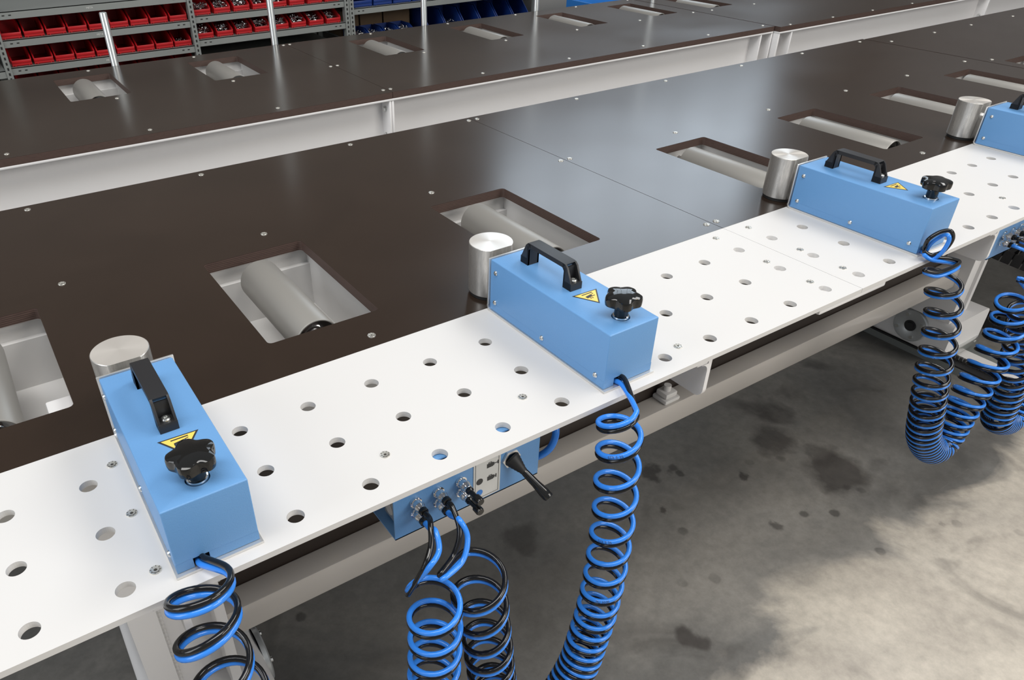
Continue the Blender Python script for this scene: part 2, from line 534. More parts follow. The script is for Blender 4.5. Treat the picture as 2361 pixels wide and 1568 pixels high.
SXN = [-0.23, 0.17, 0.5585, 0.963, 1.3455, 1.3747, 1.7530, 2.1450, 2.5250, 2.8700, 3.235]
SXN2 = [3.345, 3.655, 3.943, 4.30, 4.66, 5.03, 5.33]
near_rows = (1.187, 0.775, 0.306)
ta, OA = build_table('front brown topped roller table with perforated white side plate along its edge',
    0.0, 0.2751, 1.212, [(-0.62, 1.3585), (1.3600, 3.292)], [-0.083, 0.409, 0.9155, 1.605, 2.0934, 2.5395, 2.9684],
    [0.2, 0.2, 0.2, 0.184, 0.176, 0.170, 0.164], (0.373, 0.707), SXN, near_rows, 'roller assembly tables', side='plate')
tb, OB = build_table('front row roller table at the right edge, beyond the second panel joint',
    0.0, 0.2751, 1.205, [(3.298, 5.36), (5.365, 7.3)], [3.3576, 3.81, 4.26, 4.72],
    [0.17] * 4, (0.373, 0.70), SXN2, (1.12, 0.735, 0.30), 'roller assembly tables', side='plate')
ZF = -0.0242
SXF = [-0.21, 0.184, 0.567, 0.9665, 1.347, 1.3752, 1.760, 2.168, 2.564, 2.952, 3.313]
SXF2 = [3.437, 3.755, 4.075, 4.42, 4.78, 5.15, 5.5]
tc, OC = build_table('dark brown topped roller table behind, its white flanged side facing the front table',
    ZF, 1.668, 2.600, [(-0.62, 1.3605), (1.3620, 3.345)], [-0.06, 0.430, 0.914, 1.606, 2.122, 2.622, 3.085],
    [0.2, 0.195, 0.2, 0.184, 0.177, 0.168, 0.165], (2.160, 2.495), SXF, (1.708, 2.120, 2.578), 'roller assembly tables')
td, OD = build_table('back row roller table at the upper right, past the broad frame joint',
    ZF, 1.640, 2.600, [(3.352, 5.40), (5.402, 7.4), (7.402, 11.0)], [3.475, 3.93, 4.38, 4.85],
    [0.18] * 4, (2.16, 2.48), SXF2, (1.655, 2.11, 2.57), 'roller assembly tables')
for x in (-0.6, 1.352, 1.362):
    stiffener(tc, OC, x, 1.668, ZF)
stiffener(tc, OC, 3.268, 1.668, ZF)
stiffener(tc, OC, 3.341, 1.668, ZF)
stiffener(td, OD, 3.357, 1.640, ZF)
for x in (at(1826, 80, 1, 1.64).x, at(2278, 14, 1, 1.64).x):
    stiffener(td, OD, x, 1.640, ZF)
def nutbolt(parent, O, p, d=(0, -1, 0), r=0.008):
    bm = NB()
    p = Vector(p) - O; d = Vector(d)
    cyl(bm, p, p + d * 0.002, r * 1.3, seg=20)
    cyl(bm, p + d * 0.002, p + d * 0.009, r, seg=6)
    return fin('bolt', bm, 'steel', parent)
nutbolt(tc, OC, (1.348, 1.70, -0.085), (-1, 0, 0))
nutbolt(tc, OC, (1.348, 1.70, -0.175), (-1, 0, 0))
nutbolt(tc, OC, (3.305, 1.725, -0.10))
nutbolt(tc, OC, (3.305, 1.725, -0.17))
nutbolt(td, OD, (at(2278, 14, 1, 1.64).x - 0.004, 1.67, -0.16), (-1, 0, 0))

# ---- perforated white side plates
HX = [-0.095, 0.0055, 0.0995, 0.197, 0.2945, 0.3945, 0.4958, 0.597, 0.7005, 0.803, 0.9055, 1.0063, 1.1066, 1.2067, 1.3040]
HX2 = [1.4025, 1.4990, 1.5940, 1.6889, 1.7785, 1.8713, 1.9620, 2.0640, 2.1560, 2.2450, 2.34, 2.44, 2.54, 2.64, 2.74, 2.84, 2.94, 3.04, 3.14, 3.24]
RY = (0.000, 0.0945, 0.1885)
PTH = 0.0085
def perf(t, O, x0, x1, hx, skip=()):
    hs = [circ(x, y, 0.0108, 28) for x in hx if x0 + 0.02 < x < x1 - 0.02 for y in RY]
    bm = NB()
    plate(bm, [(x0, -0.0359), (x1, -0.0359), (x1, 0.2746), (x0, 0.2746)], hs, -PTH, 0, 0, 0)
    return fin('perforated_plate', bm, 'white', t, loc=(-O.x, -O.y, -O.z), smooth=False)
pa = perf(ta, OA, -0.62, 1.3588, HX)
pb = perf(ta, OA, 1.3598, 3.292, HX2)
pc = perf(tb, OB, 3.298, 7.3, [3.35 + 0.1 * k for k in range(20)])
for x, y in ((0.1334, 0.2129), (0.1331, 0.1108), (0.1336, 0.0085), (0.4357, 0.0379), (0.6608, 0.0393), (0.9457, 0.0111), (1.3081, 0.2485), (1.3058, 0.1252), (1.3043, 0.0307)):
    put_screw(pa, x, y, 0, 'plate_screw')
for x, y in ((1.4046, 0.2472), (1.4029, 0.1234), (1.4017, 0.0314), (1.9976, 0.0411), (2.55, 0.03), (3.0, 0.03)):
    put_screw(pb, x, y, 0, 'plate_screw')

# ---- brackets, legs, beams under the front table
def bracket(t, O, x, yb=0.36):
    bm = NB()
    w = 0.008
    # web: a plate in the y-z plane with a rounded lower front corner, top flange towards -x
    pts = [(-0.033, 0.0), (-0.033, -0.060)]
    for i in range(7):
        a = PI + PI / 2 * i / 6
        pts.append((-0.033 + 0.016 + 0.016 * math.cos(a), -0.060 - 0.016 * 1.0 * (-math.sin(a)) * 1.0))
    pts += [(yb, -0.076), (yb, 0.0)]
    mm = Matrix(((0, 0, 1, x - w), (1, 0, 0, 0), (0, 1, 0, -PTH), (0, 0, 0, 1)))
    prism(bm, pts, mm, w)
    box(bm, x - 0.034, x - w, -0.033, yb, -PTH - 0.008, -PTH, bev=0.003)
    # inner fillet
    fp = [(0, 0)]
    for i in range(6):
        a = PI / 2 * i / 5
        fp.append((-0.014 + 0.014 * math.sin(a) , -0.014 + 0.014 * math.cos(a)))
    mm2 = Matrix(((1, 0, 0, x - w), (0, 0, 1, -0.033), (0, 1, 0, -PTH - 0.008), (0, 0, 0, 1)))
    prism(bm, fp, mm2, yb + 0.033)
    return fin('plate_bracket', bm, 'frame', t, loc=(-O.x, -O.y, -O.z))
for x in (0.150, 0.978, 1.845, 2.62):
    bracket(ta, OA, x)
bracket(tb, OB, 3.5); bracket(tb, OB, 4.4)
bm = NB(); box(bm, 1.245, 1.44, -0.0345, 0.27, -PTH - 0.011, -PTH - 0.0002, bev=0.003)
fin('joint_strip', bm, 'frame', ta, loc=-OA)
def lower_frame(t, O, xl, xr):
    bm = NB(); box(bm, xl, xr, 0.300, 0.352, -0.532, -0.467, bev=0.003)
    fin('lower_beam', bm, 'beam', t, loc=-O)
    bm = NB(); box(bm, xl, xr, 0.353, 0.371, -0.53, -PT - 0.001)
    fin('skirt_board', bm, 'brown', t, loc=-O)
    for x0 in (xl - 0.15, xr):
        bm = NB()
        box(bm, x0, x0 + 0.045, 0.270, 0.44, -0.6605, -PT - 0.001, bev=0.003)
        box(bm, x0 + 0.045, x0 + 0.130, 0.345, 0.353, -0.6605, -PT - 0.001)
        box(bm, x0 + 0.130, x0 + 0.150, 0.290, 0.44, -0.6605, -PT - 0.001, bev=0.003)
        fin('leg', bm, 'frame', t, loc=-O)
        bm = NB()
        cyl(bm, (x0 - 0.006, 0.30, -0.33), (x0, 0.30, -0.33), 0.009, seg=6)
        cyl(bm, (x0 + 0.15, 0.33, -0.40), (x0 + 0.158, 0.33, -0.40), 0.009, seg=6)
        fin('bolt', bm, 'steel', t, loc=-O)
        # weld bead
        bm = NB()
        random.seed(4)
        for k in range(26):
            z = -0.36 - 0.011 * k
            bmesh.ops.create_uvsphere(bm, u_segments=8, v_segments=6, radius=0.0052 + random.random() * 0.0012, matrix=T(x0 + 0.049, 0.340, z) @ Matrix.Diagonal((0.8, 0.8, 1.25, 1)))
        fin('weld_bead', bm, 'white', t, loc=-O)
lower_frame(ta, OA, 0.232, 2.64)
lower_frame(tb, OB, 3.9, 6.6)
# back side legs so the tables stand
for t, O, xs, ys in ((ta, OA, (0.10, 2.66), (1.155,)), (tb, OB, (3.8, 6.6), (1.155,)), (tc, OC, (0.1, 2.7), (1.80, 2.44)), (td, OD, (4.0, 6.6), (1.80, 2.44))):
    for x in xs:
        for y in ys:
            bm = NB(); box(bm, x, x + 0.12, y - 0.04, y + 0.04, FLOOR, (0 if t in (ta, tb) else ZF) - PT - 0.002, bev=0.003)
            fin('leg', bm, 'frame', t, loc=-O)

# small foot under the front bracket on the beam
bm = NB()
box(bm, 1.325, 1.375, 0.305, 0.350, -0.467, -0.455, bev=0.004)
box(bm, 1.330, 1.368, 0.310, 0.345, -0.455, -0.440, bev=0.004)
cyl(bm, (1.348, 0.327, -0.44), (1.348, 0.327, -0.425), 0.009, seg=20)
fin('support_foot', bm, ['white'], ta, loc=-OA)

# ------------------------------------------------------------------ drive trolleys on floor rails
def trolley(x0, label, flange_side):
    w = 0.225
    y0 = 0.255
    t = thing('drive_trolley', label, 'trolley', (x0, y0, FLOOR), 'drive trolleys on the floor rails')
    O = Vector((x0, y0, FLOOR))
    bm = NB()
    pts = rrect(0, w, 0, 0.137, 0.022, 6)
    mm = Matrix(((1, 0, 0, 0), (0, 0, 1, 0), (0, 1, 0, 0.052), (0, 0, 0, 1)))
    prism(bm, pts, mm, 0.85)
    fin('housing', bm, 'frame', t)
    fx = 0 if flange_side < 0 else w
    s = flange_side
    mm = T(fx, 0.128, 0.128) @ Matrix.Rotation(s * PI / 2, 4, 'Y')
    bm = NB()
    lathe(bm, [(0.020, 0.0), (0.020, 0.010), (0.023, 0.012), (0.055, 0.012), (0.058, 0.009), (0.058, 0.0)], mm, 48)
    f = fin('bearing_flange', bm, 'flange', t)
    bm = NB()
    lathe(bm, [(0.020, 0.010), (0.013, 0.010), (0.012, 0.016), (0.0001, 0.016)], mm, 32)
    fin('shaft', bm, 'blackplastic', f)
    for k in range(4):
        a = PI / 4 + 0.35 + k * PI / 2
        bm = NB()
        c = Vector((fx, 0.128 + 0.042 * math.cos(a), 0.128 + 0.042 * math.sin(a)))
        cyl(bm, c + Vector((s * 0.012, 0, 0)), c + Vector((s * 0.017, 0, 0)), 0.006, seg=16)
        cyl(bm, c + Vector((s * 0.017, 0, 0)), c + Vector((s * 0.0172, 0, 0)), 0.003, seg=6)
        fin('flange_screw', bm, 'steel', f)
    bm = NB()
    box(bm, 0.030, w - 0.01, -0.012, 0.0, 0.052, 0.078, bev=0.001)
    cyl(bm, (0.06, -0.014, 0.068), (0.06, -0.012, 0.068), 0.006, seg=12)
    cyl(bm, (w - 0.04, -0.014, 0.068), (w - 0.04, -0.012, 0.068), 0.006, seg=12)
    fin('scraper', bm, 'steel', t)
    return t
trolley(2.655, 'white drive trolley under the right leg, round steel flange on its side', -1)
trolley(0.060, 'white drive trolley under the left leg, mostly hidden by the coiled hose', 1)

def floor_rail(x0, label):
    t = thing('floor_rail', label, 'rail', (x0, 0, FLOOR), 'toothed floor rails')
    bm = NB()
    box(bm, 0.0, 0.100, -1.9, 3.3, 0.0, 0.024)
    box(bm, 0.135, 0.250, -1.9, 3.3, 0.0, 0.012)
    fin('rail_bed', bm, 'rack', t)
    bm = NB()
    box(bm, 0.045, 0.100, -1.9, 3.3, 0.024, 0.046)
    fin('rail_bar', bm, 'white', t)
    bm = NB()
    y = -0.75
    while y < 0.30:
        box(bm, 0.036, 0.045, y, y + 0.0062, 0.030, 0.046)
        y += 0.0125
    fin('rack_teeth', bm, 'rackdark', t)
    bm = NB()
    box(bm, 0.002, 0.0445, -1.9, 3.3, 0.0245, 0.030)
    fin('rack_strip', bm, 'blackplastic', t)
floor_rail(2.70, 'toothed white-topped steel rail on the floor at the right, running towards the viewer')

# black cable chain by the rail
t = thing('cable_chain', 'black plastic cable chain on the floor behind the coiled hoses at right', 'cable chain', (3.3, 0.4, FLOOR))
pts = [(3.03, 0.62, 0.03), (3.05, 0.50, 0.03), (3.08, 0.40, 0.03), (3.12, 0.30, 0.03), (3.16, 0.20, 0.03), (3.19, 0.10, 0.04), (3.19, 0.02, 0.08), (3.18, -0.02, 0.15), (3.17, 0.02, 0.21), (3.16, 0.10, 0.25), (3.15, 0.2, 0.26), (3.14, 0.3, 0.27), (3.13, 0.4, 0.28), (3.12, 0.5, 0.30), (3.11, 0.6, 0.33), (3.10, 0.7, 0.38)]
for i in range(len(pts) - 1):
    a, b = Vector(pts[i]), Vector(pts[i + 1])
    n = 3
    for k in range(n):
        p, q = a.lerp(b, (k + 0.06) / n), a.lerp(b, (k + 0.94) / n)
        mm, ln = axis_m(p, q)
        bm = NB()
        for sx_, sy_, wx, wy in ((-0.026, 0, 0.007, 0.044), (0.026, 0, 0.007, 0.044), (0, 0.020, 0.050, 0.005), (0, -0.020, 0.050, 0.005)):
            bmesh.ops.create_cube(bm, size=1, matrix=mm @ T(sx_, sy_, 0) @ Matrix.Diagonal((wx, wy, ln * (0.98 if wx < 0.01 else 0.55), 1)))
        fin('chain_link', bm, 'blackplastic', t, loc=-Vector((3.3, 0.4, 0)))

# ------------------------------------------------------------------ pneumatic clamp units
def clamp(label):
    t = thing('clamp_unit', label, 'clamp', (0, 0, 0), 'blue clamp units on the white side plate')
    w, y0, y1, zt = 0.0935, -0.014, 0.268, 0.0945
    # bent aluminium base plate that turns up behind the housing
    bm = NB()
    box(bm, -0.0025, w + 0.0025, y0 - 0.005, y1 - 0.004, 0.0003, 0.0035)
    pr = []
    R_ = 0.009
    for i in range(7):
        a = -PI / 2 + PI / 2 * i / 6
        pr.append((y1 - 0.004 + R_ * math.cos(a), 0.0003 + R_ + R_ * math.sin(a)))
    for i in range(7):
        a = -PI / 2 * i / 6
        pr.append((y1 - 0.004 + (R_ - 0.0032) * math.cos(a), 0.0003 + R_ + (R_ - 0.0032) * math.sin(a)))
    mm = Matrix(((0, 0, 1, -0.0025), (1, 0, 0, 0), (0, 1, 0, 0), (0, 0, 0, 1)))
    prism(bm, pr, mm, w + 0.005)
    box(bm, -0.0025, w + 0.0025, y1 + 0.0018, y1 + 0.005, 0.0003 + R_, zt + 0.0015, bev=0.0008)
    base = fin('base_plate', bm, 'aluplate', t)
    # blue housing with a cable notch low in the front and a knob hole
    bm = NB()
    nx = 0.028
    box(bm, 0.0001, nx - 0.009, y0 + 0.0000, y0 + 0.002, 0.004, 0.0172)
    box(bm, nx + 0.009, w - 0.0001, y0 + 0.0000, y0 + 0.002, 0.004, 0.0172)
    box(bm, 0.0, 0.002, y0 + 0.002, y1, 0.004, 0.0172)
    box(bm, w - 0.002, w, y0 + 0.002, y1, 0.004, 0.0172)
    box(bm, 0.0, w, y1 - 0.002, y1, 0.004, 0.0172)
    hy = 0.0175
    zt2 = zt + 0.0005
    prs = [(0.002, 0.0165), (0.0, 0.0170), (0.0, zt2 - 0.0016), (0.0002, zt2 - 0.0009), (0.0007, zt2 - 0.0003), (0.0014, zt2)]
    rg = []
    for ins, z in prs:
        rg.append([bm.verts.new((x, y, z)) for x, y in rrect(ins, w - ins, y0 + ins, y1 - ins, 0.0014, 4)])
    for p, q in zip(rg, rg[1:]):
        for k_ in range(len(p)):
            bm.faces.new((p[k_], p[(k_ + 1) % len(p)], q[(k_ + 1) % len(p)], q[k_]))
    hc = [bm.verts.new((0.049 + 0.0135 * math.cos(2 * PI * k / 32), hy + 0.0135 * math.sin(2 * PI * k / 32), zt2)) for k in range(32)]
    es = []
    for lp in (rg[-1], hc):
        for k_ in range(len(lp)):
            a_, b_ = lp[k_], lp[(k_ + 1) % len(lp)]
            e_ = bm.edges.get((a_, b_)) or bm.edges.new((a_, b_))
            es.append(e_)
    bmesh.ops.triangle_fill(bm, use_beauty=True, use_dissolve=False, edges=es)
    hd = [bm.verts.new((q_.co.x, q_.co.y, zt - 0.003)) for q_ in hc]
    for k_ in range(32):
        bm.faces.new((hc[k_], hc[(k_ + 1) % 32], hd[(k_ + 1) % 32], hd[k_]))
    hs = fin('housing', bm, 'blue', t)
    for sx_, s in ((0.0, -1), (w, 1)):
        for yy, zz in ((0.253, 0.076), (0.253, 0.021), (0.128, 0.017), (0.005, 0.019)):
            bm = NB()
            lathe(bm, [(0.0042, 0.0), (0.0042, 0.001), (0.0032, 0.0024), (0.0016, 0.0028), (0.0015, 0.0015), (0.0001, 0.0015)], T(sx_, yy, zz) @ Matrix.Rotation(s * PI / 2, 4, 'Y'), 20)
            fin('housing_screw', bm, 'steel', hs)
    # bridge handle
    hx0, hx1 = 0.036, 0.058
    bm = NB()
    ya, yb = 0.112, 0.236
    zb, ztp = zt + 0.0005, zt + 0.040
    prof = [(ya, zb), (ya + 0.002, zb + 0.013), (ya + 0.012, ztp - 0.005), (ya + 0.017, ztp - 0.0005), (ya + 0.022, ztp),
            (yb - 0.022, ztp), (yb - 0.017, ztp - 0.0005), (yb - 0.012, ztp - 0.005), (yb - 0.002, zb + 0.013), (yb, zb),
            (yb - 0.019, zb), (yb - 0.019, ztp - 0.012), (yb - 0.023, ztp - 0.0075), (ya + 0.023, ztp - 0.0075), (ya + 0.019, ztp - 0.012), (ya + 0.019, zb)]
    mm = Matrix(((0, 0, 1, hx0), (1, 0, 0, 0), (0, 1, 0, 0), (0, 0, 0, 1)))
    # outline as separate quads so that the concave profile closes properly
    def pr2(x0_, x1_, pts_):
        m_ = Matrix(((0, 0, 1, x0_), (1, 0, 0, 0), (0, 1, 0, 0), (0, 0, 0, 1)))
        prism(bm, pts_, m_, x1_ - x0_)
    # two side cheeks and a top bridge; the front and back legs are open pockets with a screw
    for x0_, x1_ in ((hx0, hx0 + 0.003), (hx1 - 0.003, hx1)):
        pr2(x0_, x1_, [prof[0], prof[1], prof[2], prof[3], (ya + 0.023, ztp - 0.0008), prof[13], prof[14], prof[15]])
        pr2(x0_, x1_, [prof[9], prof[10], prof[11], prof[12], (yb - 0.023, ztp - 0.0008), prof[6], prof[7], prof[8]])
    pr2(hx0, hx1, [(ya + 0.0165, ztp - 0.0008), (ya + 0.022, ztp), (yb - 0.022, ztp), (yb - 0.0165, ztp - 0.0008), (yb - 0.0215, ztp - 0.0075), (ya + 0.0215, ztp - 0.0075)])
    for a_, b_, c_ in ((ya, ya + 0.0155, ya + 0.019), (yb, yb - 0.0155, yb - 0.019)):
        box(bm, hx0, hx1, min(b_, c_), max(b_, c_), zb, ztp - 0.006)       # inner wall
        box(bm, hx0, hx1, min(a_, b_), max(a_, b_), zb, zb + 0.012)       # foot block
    h = fin('handle', bm, 'blackplastic', t)
    for yy in (ya + 0.008, yb - 0.008):
        bm = NB()
        lathe(bm, [(0.0058, 0.0), (0.0058, 0.0022), (0.0045, 0.0038), (0.0026, 0.0040), (0.0024, 0.0018), (0.0001, 0.0018)], T((hx0 + hx1) / 2, yy, zb + 0.012), 20)
        fin('handle_screw', bm, 'steel', h)
    # warning triangle: black border, yellow field, black crushed-hand sign
    bm = NB()
    a, b, c = Vector((0.0285, 0.100)), Vector((0.0755, 0.098)), Vector((0.050, 0.062))
    def tri(k, z, mi):
        g = (a + b + c) / 3
        q = [g + (p - g) * k for p in (a, b, c)]
        f = bm.faces.new([bm.verts.new((p.x, p.y, z)) for p in q]); f.material_index = mi
    tri(1.0, zt + 0.0007, 1); tri(0.84, zt + 0.0009, 0)
    st = fin('warning_sticker', bm, ['yellow', 'ink'], t)
    bm = NB()
    zz = zt + 0.0011
    def q4(x0_, x1_, y0_, y1_, sh=0.0):
        f = bm.faces.new([bm.verts.new(p) for p in ((x0_, y0_, zz), (x1_, y0_ + sh, zz), (x1_, y1_ + sh, zz), (x0_, y1_, zz))])
    q4(0.042, 0.062, 0.0925, 0.0945); q4(0.044, 0.056, 0.082, 0.0875, 0.002); q4(0.056, 0.060, 0.0835, 0.0853); q4(0.048, 0.050, 0.0790, 0.0820); q4(0.0515, 0.0530, 0.0785, 0.082)
    q4(0.0565, 0.0615, 0.0880, 0.0893, 0.0015)
    fin('hand_sign', bm, 'ink', st)
    # star knob
    kx, ky = 0.049, hy
    mm = T(kx, ky, 0)
    bm = NB()
    lathe(bm, [(0.0001, zt - 0.014), (0.0126, zt - 0.014), (0.0130, zt - 0.004), (0.0118, zt + 0.003), (0.0098, zt + 0.004)], mm, 40)
    fin('knob_collar', bm, 'chrome', t)
    bm = NB()
    lathe(bm, [(0.0102, zt - 0.008), (0.0102, zt + 0.016), (0.0112, zt + 0.022)], mm, 40)
    # lobed body, built ring by ring
    NS = 90
    def lob(th, R_, k):
        return R_ * (1 - k * (0.5 - 0.5 * math.cos(5 * th)) ** 1.4)
    z0 = zt + 0.0205
    rings = []
    for rr_, k_, z_ in ((0.010, 0.0, 0), (0.0225, 0.16, 0.0), (0.0262, 0.20, 0.002), (0.0270, 0.21, 0.006), (0.0270, 0.21, 0.0125), (0.0262, 0.20, 0.0150), (0.0235, 0.17, 0.0166), (0.018, 0.12, 0.0180), (0.010, 0.04, 0.0190), (0.004, 0.0, 0.0193)):
        rings.append([bm.verts.new((kx + lob(2 * PI * i / NS, rr_, k_) * math.cos(2 * PI * i / NS + 0.35), ky + lob(2 * PI * i / NS, rr_, k_) * math.sin(2 * PI * i / NS + 0.35), z0 + z_)) for i in range(NS)])
    for p, q in zip(rings, rings[1:]):
        for i in range(NS):
            bm.faces.new((p[i], p[(i + 1) % NS], q[(i + 1) % NS], q[i]))
    bm.faces.new(rings[-1])
    bm.faces.new(rings[0][::-1])
    kb = fin('star_knob', bm, 'blackgloss', t)
    # round pusher with a flat on the housing side, standing on a rubber pad
    cx_, cy_, r_ = 0.0385, 0.3215, 0.038
    flat = cy_ - 0.0315
    def outl(rad):
        o_ = []
        for i in range(96):
            a = 2 * PI * i / 96
            o_.append((rad * math.cos(a), max(rad * math.sin(a), flat - cy_)))
        return o_
    bm = NB()
    o1, o2 = outl(r_), outl(r_ - 0.0008)
    lv = [(o2, 0.0065), (o1, 0.0073), (o1, 0.0955), (o2, 0.0963)]
    rg = [[bm.verts.new((x, y, z)) for x, y in o_] for o_, z in lv]
    for p, q in zip(rg, rg[1:]):
        for i in range(96):
            bm.faces.new((p[i], p[(i + 1) % 96], q[(i + 1) % 96], q[i]))
    f = bm.faces.new(rg[-1]); f.material_index = 1
    bm.faces.new(rg[0][::-1])
    pu = fin('pusher', bm, ['alu', 'turned'], t, loc=(cx_, cy_, 0))
    bm = NB(); cyl(bm, (0, 0, 0.0004), (0, 0, 0.0066), r_ - 0.002, seg=64)
    fin('rubber_pad', bm, 'rubber', pu)
    bm = NB()
    cyl(bm, (0.049 - cx_, y1 + 0.004 - cy_, 0.058), (0.049 - cx_, flat + 0.002 - cy_, 0.058), 0.0045, seg=20)
    cyl(bm, (0.049 - cx_, y1 + 0.014 - cy_, 0.058), (0.049 - cx_, flat - 0.0005 - cy_, 0.058), 0.0085, seg=6)
    fin('piston_rod', bm, 'chrome', pu)
    return t
c0 = clamp('blue clamp unit nearest the viewer at lower left, knob largest in the photo')
CX0 = (0.152, 0.7655, 1.562, 2.3205)
tree = kids(c0)
labs = [None, 'blue clamp unit in the middle, above the control box, warning triangle in view',
        'blue clamp unit just past the white plate joint, third from the left',
        'blue clamp unit cut off by the right edge of the photo']
c0.location = (CX0[0], 0, 0)
clamps = [c0]
for k in (1, 2, 3):
    clamps.append(dup(c0, (CX0[k], 0, 0), labs[k], tree=tree))

# ------------------------------------------------------------------ control boxes below the plate edge
def control(label):
    t = thing('control_box', label, 'control box', (0, 0, 0), 'blue pneumatic control boxes under the plate')
    w = 0.2415
    zt, zb = -PTH - 0.001, -0.1185
    bm = NB()
    box(bm, 0, w, 0.0, 0.002, zb, zt)
    box(bm, 0, w, 0.0, 0.075, zb, zb + 0.002)
    box(bm, 0, w, 0.0, 0.075, zt - 0.002, zt)
    fin('housing', bm, 'blue', t)
    bm = NB()
    for x0_ in (0.012, 0.09):
        box(bm, x0_, x0_ + 0.07, 0.012, 0.052, zb + 0.006, zt - 0.012, bev=0.002)
    for zz in (-0.05, -0.09):
        cyl(bm, (0.009, 0.032, zz), (0.012, 0.032, zz), 0.010, seg=20)
    fin('valve_block', bm, 'aluplate', t)
    for k, x in enumerate((0.0325, 0.068, 0.1045)):
        for j, z in enumerate((-0.0635, -0.0815)):
            bm = NB()
            mm = T(x, 0, z) @ Matrix.Rotation(PI / 2, 4, 'X')
            lathe(bm, [(0.0001, 0.0), (0.0086, 0.0), (0.0086, 0.003), (0.0065, 0.0035), (0.0062, 0.010), (0.0076, 0.0105), (0.0074, 0.013), (0.0062, 0.015), (0.0058, 0.020), (0.0045, 0.021)], mm, 24)
            f = fin('fitting', bm, 'chrome', t)
            bm = NB()
            if k == 2:
                lathe(bm, [(0.0001, 0.018), (0.0055, 0.018), (0.0058, 0.024), (0.0038, 0.026), (0.0036, 0.036), (0.0058, 0.038), (0.0060, 0.047), (0.0052, 0.049), (0.0001, 0.049)], mm, 24)
                fin('plug', bm, 'blackgloss', f)
            else:
                lathe(bm, [(0.0050, 0.018), (0.0064, 0.019), (0.0064, 0.024), (0.0045, 0.025)], mm, 24)
                fin('release_ring', bm, 'blackgloss', f)
    # label: pale plate with a thin frame, two dots and two clamp pictograms
    def flat(name, rects, mname, parent, y):
        bm = NB()
        for r_ in rects:
            bm.faces.new([bm.verts.new((p[0], y, p[1])) for p in r_])
        return fin(name, bm, mname, parent, smooth=False, fixn=False)
    def R4(x0_, x1_, z0_, z1_):
        return [(x0_, z0_), (x1_, z0_), (x1_, z1_), (x0_, z1_)]
    lx0, lx1, lz0, lz1 = 0.1255, 0.1715, -0.1145, -0.040
    lab = flat('sign_plate', [R4(lx0, lx1, lz0, lz1)], 'labelw', t, -0.0008)
    i_ = 0.003; s_ = 0.0006
    flat('print_frame', [R4(lx0 + i_, lx1 - i_, lz0 + i_, lz0 + i_ + s_), R4(lx0 + i_, lx1 - i_, lz1 - i_ - s_, lz1 - i_),
                         R4(lx0 + i_, lx0 + i_ + s_, lz0 + i_, lz1 - i_), R4(lx1 - i_ - s_, lx1 - i_, lz0 + i_, lz1 - i_)], 'ink', lab, -0.0011)
    def dot(x, z, r_):
        return [(x + r_ * math.cos(2 * PI * k / 24), z + r_ * math.sin(2 * PI * k / 24)) for k in range(24)]
    flat('black_dot', [dot(lx0 + 0.0105, -0.0805, 0.0056)], 'ink', lab, -0.0011)
    flat('blue_dot', [dot(lx0 + 0.0105, -0.1015, 0.0056)], 'dotblue', lab, -0.0011)
    def icon(x, z, rod):
        return [R4(x, x + 0.0105, z, z + 0.0075), R4(x + 0.0025, x + 0.008, z + 0.0085, z + 0.0095), R4(x + 0.0025, x + 0.0035, z + 0.007, z + 0.009), R4(x + 0.007, x + 0.008, z + 0.007, z + 0.009),
                R4(x + 0.0105, x + 0.0125, z + 0.001, z + 0.0065), R4(x + 0.0125, x + 0.0125 + rod, z + 0.003, z + 0.0045), R4(x + 0.0125 + rod, x + 0.0145 + rod, z + 0.0005, z + 0.007)]
    flat('clamp_picture', icon(lx0 + 0.0225, -0.0615, 0.0055), 'ink', lab, -0.0011)
    flat('clamp_picture', icon(lx0 + 0.0235, -0.0855, 0.0015), 'ink', lab, -0.0011)
    # lever with bellows
    lx = 0.1895
    base = Vector((lx, 0, -0.062))
    d = Vector((0.30, -0.80, -0.52)).normalized()
    bm = NB()
    mm = T(*base) @ Matrix.Rotation(PI / 2, 4, 'X')
    lathe(bm, [(0.0001, 0.0), (0.0155, 0.0), (0.0155, 0.0035), (0.0120, 0.0040)], mm, 6)
    nut = fin('lever_nut', bm, 'aluplate', t)
    q = d.to_track_quat('Z', 'Y').to_matrix().to_4x4()
    bm = NB()
    pr = [(0.0125, 0.0)]
    for k in range(5):
        s0 = 0.003 + k * 0.0045
        rr_ = 0.0128 - k * 0.0014
        pr += [(rr_, s0), (rr_ - 0.0012, s0 + 0.0022)]
    pr += [(0.0055, 0.027)]
    lathe(bm, pr, T(*base) @ q, 28)
    fin('bellows', bm, 'rubber', t)
    bm = NB()
    lathe(bm, [(0.0048, 0.024), (0.0056, 0.030), (0.0062, 0.05), (0.0078, 0.066), (0.0080, 0.074), (0.0066, 0.077), (0.0001, 0.0775)], T(*base) @ q, 28)
    fin('lever', bm, 'blackgloss', t)
    bm = NB()
    lathe(bm, [(0.0048, 0.0), (0.0048, 0.0012), (0.0025, 0.002), (0.0001, 0.002)], T(0.1765, 0, -0.034) @ Matrix.Rotation(PI / 2, 4, 'X'), 20)
    fin('housing_screw', bm, 'steel', t)
    return t
k0 = control('blue control box with pictogram sign and black lever under the front plate edge')
k0.location = (0.4236, 0, 0)
tree = kids(k0)
k1 = dup(k0, (1.936, 0, 0), 'blue control box partly cut off by the right edge, below the plate', tree=tree)

